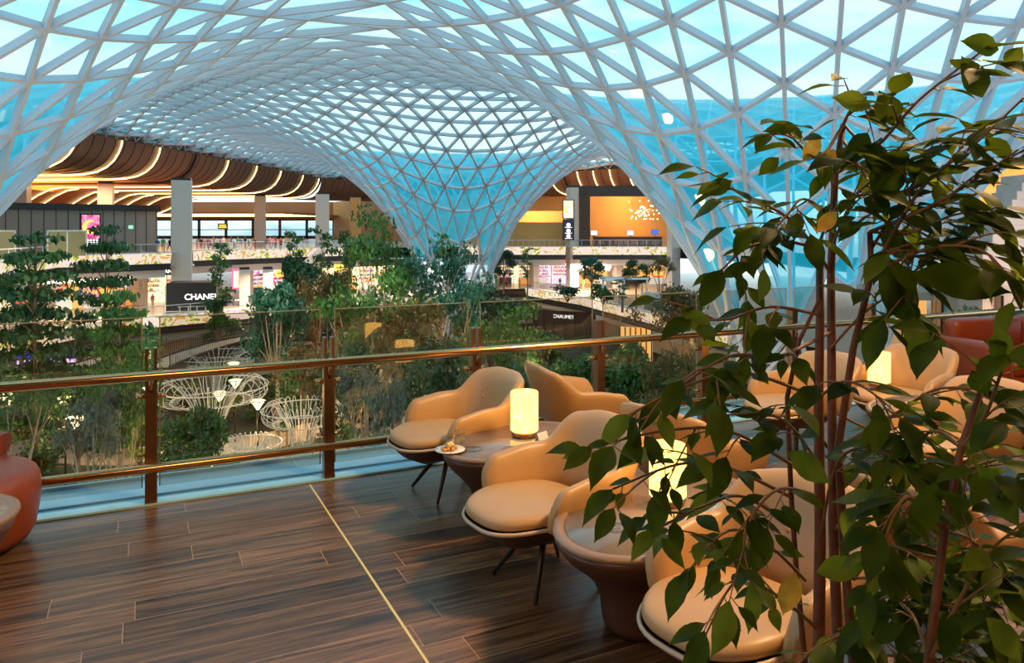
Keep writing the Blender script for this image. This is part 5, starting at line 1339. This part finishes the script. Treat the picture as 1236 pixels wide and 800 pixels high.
for x in (-.46, .46): cushion((x, .06, .42), (.9, .72, .16), 'seat_cushion'); cushion((x, -.30, .62), (.9, .2, .38), 'back_cushion', b=.08)
for x in (-.98, .98): cushion((x, 0, .42), (.16, .85, .46), 'armrest', b=.06)
for x in (-.85, .85):
    for y in (-.35, .35): m = MB(); m.tube([(x, y, 0), (x, y, .15)], .025, 8); m.build('leg', M['leg'], sf)
tub_chair(4.35, 5.45, 160, 'burnt orange tub armchair at the right edge below the sofa', 1.0, .42)

# ------------------------------------------------------------------ the ficus in the foreground
M['fleaf'] = leafmat('ficus_leaf', (.022, .050, .003), (.080, .130, .006), .42, .50, 9)
M['fyellow'] = leafmat('yellow_ficus_leaf', (.40, .24, .03), (.55, .40, .05), .5, .4, 30)
M['flight'] = leafmat('young_ficus_leaf', (.09, .15, .012), (.18, .25, .025), .5, .4, 14)
for k_ in ('fleaf', 'flight'): M[k_].node_tree.nodes['Principled BSDF'].inputs['Specular IOR Level'].default_value = .12
fic = empty('ficus_tree', (.70, 1.62, 0)); tag(fic, 'tall ficus tree with several reddish stems and glossy leaves in the right foreground', 'potted tree')
FO = Vector((.70, 1.62, 0))
rf = random.Random(12)
def FP(px, py, Y): return at(px, py, Y)-FO
pot = MB(); pot.lathe([(.20, .0), (.24, .02), (.27, .40), (.29, .45), (.27, .46), (.26, .42), (.0, .42)], n=36); pot.build('planter', M['charcoal'], fic)
TRK = [  # (screen guide px,py,depth) joints and radii of the stems
 [(985, 1000, 1.60), (988, 800, 1.60), (990, 650, 1.60), (988, 480, 1.61), (990, 380, 1.62), (989, 292, 1.62)],
 [(1012, 1000, 1.66), (1012, 800, 1.66), (1006, 640, 1.66), (1004, 470, 1.66), (1003, 330, 1.67), (1008, 210, 1.68), (1018, 150, 1.68)],
 [(1035, 1010, 1.58), (1030, 800, 1.58), (1018, 650, 1.6), (1012, 540, 1.61), (1030, 420, 1.6), (1052, 330, 1.56), (1050, 280, 1.55)],
 [(966, 1000, 1.7), (972, 800, 1.7), (962, 700, 1.66), (955, 600, 1.62), (950, 480, 1.58), (965, 410, 1.56), (990, 360, 1.56)],
 [(1060, 1000, 1.3), (1120, 800, 1.28), (1140, 640, 1.25), (1160, 540, 1.24), (1195, 440, 1.26)],
]
for k, tr in enumerate(TRK):
    pts = [FP(*p) for p in tr]
    base = pts[0].copy(); base.z = .40; base.x = base.x*.3; base.y = base.y*.3
    pts = smooth3(pts) if False else pts
    r0 = [.016, .014, .012, .008, .010][k]; n = len(pts)+1
    m = MB(); m.tube([base]+pts, [r0*1.15]+[r0*(1-.55*i/(n-1)) for i in range(1, n)], 9); m.build('stem', M['ficus_bark'], fic)
# branches: start -> end guides
BR = [
 ((1008, 210, 1.68), (1060, 175, 1.55), (1110, 120, 1.45), (1185, 62, 1.35)), ((1052, 330, 1.56), (1110, 230, 1.45), (1175, 175, 1.38), (1236, 118, 1.3)),
 ((1003, 330, 1.67), (960, 270, 1.6), (900, 235, 1.55), (868, 222, 1.5)), ((1018, 150, 1.68), (990, 190, 1.6), (965, 175, 1.55), (945, 150, 1.5)),
 ((1018, 150, 1.68), (1030, 130, 1.6), (1055, 128, 1.55)), ((1050, 280, 1.55), (1120, 250, 1.45), (1180, 215, 1.4), (1230, 180, 1.35)),
 ((1052, 330, 1.56), (1120, 300, 1.42), (1180, 300, 1.35), (1215, 330, 1.3)), ((989, 300, 1.62), (940, 290, 1.55), (900, 300, 1.5), (872, 325, 1.46)),
 ((990, 380, 1.62), (930, 370, 1.5), (880, 385, 1.45), (835, 385, 1.4)), ((1003, 400, 1.66), (940, 430, 1.5), (880, 430, 1.4), (800, 480, 1.34)),
 ((988, 480, 1.61), (900, 450, 1.45), (830, 465, 1.35), (760, 500, 1.3)), ((955, 560, 1.6), (880, 520, 1.45), (800, 520, 1.35), (715, 540, 1.28)),
 ((955, 600, 1.62), (880, 565, 1.45), (820, 560, 1.38), (740, 590, 1.3)), ((962, 640, 1.64), (900, 600, 1.5), (850, 610, 1.4), (790, 640, 1.32)),
 ((972, 700, 1.66), (930, 660, 1.55), (880, 640, 1.45), (830, 690, 1.38)), ((988, 760, 1.6), (940, 720, 1.5), (890, 700, 1.42), (850, 770, 1.36)),
 ((1012, 540, 1.61), (1080, 500, 1.5), (1130, 470, 1.42), (1190, 470, 1.35)), ((1006, 640, 1.66), (1070, 590, 1.5), (1140, 570, 1.42), (1210, 560, 1.35)),
 ((1018, 650, 1.6), (1080, 660, 1.5), (1150, 680, 1.42), (1220, 700, 1.35)), ((1030, 800, 1.58), (1090, 740, 1.48), (1150, 730, 1.4), (1225, 770, 1.34)),
 ((1012, 700, 1.66), (1060, 700, 1.5), (1110, 740, 1.4), (1130, 800, 1.34)), 
 ((990, 650, 1.6), (1010, 560, 1.45), (1050, 540, 1.38), (1090, 560, 1.3)), ((988, 480, 1.61), (1020, 460, 1.48), (1060, 480, 1.4), (1080, 520, 1.35)),
 ((988, 560, 1.61), (960, 520, 1.45), (930, 500, 1.38), (880, 500, 1.3)), ((990, 600, 1.61), (940, 590, 1.4), (900, 640, 1.34), (905, 700, 1.3)),
 ((1140, 640, 1.25), (1100, 600, 1.2), (1080, 620, 1.15), (1060, 680, 1.12)), ((1160, 540, 1.24), (1190, 500, 1.2), (1215, 430, 1.15), (1225, 420, 1.12)),
 ((1120, 800, 1.28), (1160, 720, 1.2), (1200, 660, 1.15), (1230, 640, 1.12)), ((1140, 640, 1.25), (1180, 600, 1.2), (1210, 590, 1.15)),
 ((1006, 640, 1.66), (1050, 610, 1.6), (1100, 640, 1.55), (1130, 690, 1.5)), ((966, 800, 1.7), (1000, 770, 1.5), (1050, 760, 1.4), (1080, 790, 1.35)),
 ((1052, 330, 1.56), (1080, 300, 1.5), (1100, 330, 1.4), (1105, 380, 1.35)), ((989, 292, 1.62), (1010, 250, 1.55), (1050, 230, 1.5), (1090, 200, 1.42)),

 ((1030, 760, 1.58), (1080, 700, 1.62), (1140, 640, 1.66), (1200, 620, 1.7)), ((1030, 700, 1.6), (1090, 620, 1.65), (1150, 560, 1.7), (1220, 520, 1.72)),
 ((1120, 790, 1.28), (1160, 760, 1.4), (1200, 730, 1.5), (1240, 690, 1.55)), ((1035, 800, 1.6), (1080, 790, 1.55), (1130, 800, 1.5), (1180, 780, 1.5)),
 ((1012, 760, 1.62), (1060, 750, 1.7), (1120, 700, 1.75), (1180, 650, 1.8)), ((1012, 500, 1.62), (1060, 520, 1.68), (1110, 510, 1.7), (1160, 530, 1.7)),
 ((1003, 420, 1.64), (1040, 380, 1.6), (1080, 350, 1.55), (1130, 300, 1.5)), ((1018, 620, 1.6), (1060, 640, 1.6), (1100, 600, 1.65), (1150, 610, 1.7)),

 ((1018, 150, 1.68), (1060, 190, 1.6), (1110, 200, 1.55), (1160, 240, 1.5)), ((1050, 280, 1.55), (1100, 280, 1.5), (1150, 260, 1.45), (1210, 250, 1.4)),
 ((1052, 330, 1.56), (1090, 260, 1.5), (1130, 210, 1.5), (1200, 190, 1.45)), ((1003, 300, 1.67), (1030, 240, 1.6), (1060, 210, 1.55), (1100, 160, 1.5)),

 ((1052, 300, 1.56), (1090, 240, 1.52), (1140, 170, 1.5), (1190, 150, 1.48)), ((1050, 290, 1.55), (1110, 310, 1.5), (1160, 290, 1.46), (1225, 300, 1.42)),
 ((1018, 170, 1.68), (1050, 220, 1.62), (1080, 260, 1.6), (1130, 290, 1.58)), ((1003, 260, 1.67), (970, 240, 1.6), (950, 260, 1.56), (925, 290, 1.52)),
 ((1140, 640, 1.25), (1170, 650, 1.3), (1200, 680, 1.35), (1240, 720, 1.4)), ((1120, 790, 1.28), (1100, 740, 1.35), (1070, 720, 1.4), (1050, 740, 1.42)),
 ((1035, 800, 1.6), (1060, 820, 1.5), (1110, 770, 1.45), (1160, 800, 1.4)), ((1160, 540, 1.24), (1130, 520, 1.3), (1100, 540, 1.35), (1060, 590, 1.4)),
]
leaf = MB(); leafy = MB(); leafl = MB()
def ficus_leaf(mb, p, d, nrm, L, w, fold=.18, droop=.25):
    d = d.normalized(); s = d.cross(nrm)
    if s.length < 1e-3: s = d.orthogonal()
    s.normalize(); n = s.cross(d)
    prof = [(0, .0), (.08, .30), (.22, .78), (.38, 1.0), (.54, .97), (.70, .72), (.83, .38), (.91, .14), (1.0, .0)]
    vs = []; wv = rf.uniform(-.25, .25)
    for i, (t, ww) in enumerate(prof):
        c = p+d*L*t-n*L*droop*t*t; hw = w*ww*.5; f = fold*hw*2; cu = .12*hw*math.sin(t*6+wv*8)
        for q in (-1, -.5, 0, .5, 1): vs.append(c+s*hw*q+n*(f*abs(q)*.9-.25*f*(abs(q) > .9))+n*cu*q)
    fs = []
    for i in range(len(prof)-1):
        for q in range(4): fs.append((i*5+q, i*5+q+1, i*5+q+6, i*5+q+5))
    mb.add(vs, fs, 0, True)
def catmull(pts, n=7):
    out = []
    for i in range(len(pts)-1):
        p = [pts[max(0, i-1)], pts[i], pts[i+1], pts[min(len(pts)-1, i+2)]]
        for k in range(n):
            u = k/n; out.append(.5*((2*p[1])+(p[2]-p[0])*u+(2*p[0]-5*p[1]+4*p[2]-p[3])*u*u+(3*p[1]-p[0]-3*p[2]+p[3])*u**3))
    out.append(pts[-1]); return out
leafcount = 0
def leafpick():
    r = rf.random(); return leafl if r < .10 else leaf
def twigs(pts, r, lvl):
    global leafcount
    n = len(pts); m_tw.tube(pts, [r*(1-.6*i/(n-1)) for i in range(n)], 6)
    if lvl == 0:
        for k in range(3):
            i = int(n*(.30+.22*k)); t = (pts[min(i+1, n-1)]-pts[i-1]).normalized(); side = Vector((rf.gauss(0, 1), rf.gauss(0, .8), rf.gauss(0, .6)))
            d = (t*.7+side*.55).normalized(); L = rf.uniform(.07, .13); a = pts[i]
            sub = [a, a+d*L*.5, a+d*L+Vector((0, 0, -.01))]; twigs(catmull(sub, 3), r*.6, 1)
    start = 0.30 if lvl == 0 else .35; i = start*(n-1); step = (n-1)*(.105 if lvl == 0 else .32); side = 1
    while i <= n-1.001:
        k = int(i); a = pts[k].lerp(pts[k+1], i-k); t = (pts[k+1]-pts[k]).normalized(); up = Vector((0, 0, 1))
        sd = t.cross(up); sd = sd.normalized() if sd.length > .1 else Vector((1, 0, 0)); side = -side
        d = (t*rf.uniform(.3, .8)+sd*side*rf.uniform(.4, 1.0)+Vector((0, 0, rf.uniform(-.42, .12)))+Vector((rf.gauss(0, .2), rf.gauss(0, .2), 0))).normalized()
        pet = a+d*.016+Vector((0, 0, -.003)); m_tw.tube([a, pet], .0011, 4)
        L = rf.uniform(.056, .100) if a.x+FO.x > .55 else rf.uniform(.044, .074); nn = (up+Vector((rf.gauss(0, .32), rf.gauss(0, .32)-.15, 0))).normalized()
        ficus_leaf(leafpick(), pet, d, nn, L, L*rf.uniform(.36, .48), rf.uniform(.08, .3), rf.uniform(.05, .4)); leafcount += 1; i += step*rf.uniform(.75, 1.3)
    d = (pts[-1]-pts[-2]).normalized(); d = (d+Vector((0, 0, -.35))).normalized(); L = rf.uniform(.06, .095); ficus_leaf(leafpick(), pts[-1], d, Vector((rf.gauss(0, .4), -.4, 1)).normalized(), L, L*.47)
for k, br in enumerate(BR):
    m_tw = MB(); twigs(catmull([FP(*p) for p in br], 6), .0042 if k < 20 else .0034, 0); m_tw.build('branch', M['twig'], fic)
# singled-out leaves of the outline
def big(px, py, Y, px2, py2, w, mb, Y2=None, nrm=(0, -.9, .35)):
    a, b = FP(px, py, Y), FP(px2, py2, Y2 or Y); L = (b-a).length; ficus_leaf(mb, a, b-a, Vector(nrm).normalized(), L, L*w, .12, .05)
for args in [(1052, 128, 1.5, 1004, 116, .58, leafl), (1078, 150, 1.5, 1062, 108, .85, leaf), (963, 152, 1.5, 920, 158, .42, leaf), (1186, 118, 1.35, 1162, 66, .70, leaf), (1206, 60, 1.34, 1160, 48, .72, leafl), (1212, 80, 1.3, 1236, 55, .6, leafl),
  (884, 218, 1.5, 846, 236, .5, leaf), (990, 165, 1.5, 968, 196, .5, leafy), (1008, 180, 1.5, 988, 204, .6, leafy), (940, 190, 1.5, 915, 212, .55, leaf), (905, 275, 1.45, 885, 310, .5, leaf), (905, 318, 1.45, 868, 335, .42, leaf),
  (860, 400, 1.4, 820, 372, .5, leafl), (1010, 255, 1.5, 985, 282, .5, leafy), (1205, 395, 1.12, 1210, 448, .62, leafl), (1060, 320, 1.38, 1110, 395, .55, leaf), (1100, 330, 1.32, 1228, 352, .34, leaf), (1080, 180, 1.45, 1060, 250, .6, leaf),
  (705, 545, 1.28, 678, 553, .5, leafl), (740, 540, 1.28, 722, 575, .6, leafl), (950, 545, 1.3, 1005, 585, .45, leafl), (1130, 580, 1.15, 1100, 660, .42, leaf), (1180, 560, 1.12, 1236, 640, .4, leafl), (1150, 740, 1.15, 1140, 800, .45, leaf),
  (960, 690, 1.4, 945, 745, .5, leafy), (985, 690, 1.35, 1050, 680, .45, leafl), (1190, 745, 1.12, 1236, 800, .45, leafl)]: big(*args)
leaf.build('foliage', M['fleaf'], fic); leafl.build('young_foliage', M['flight'], fic); leafy.build('yellow_leaves', M['fyellow'], fic)
print('ficus leaves', leafcount, 'shrubs', cnt_)
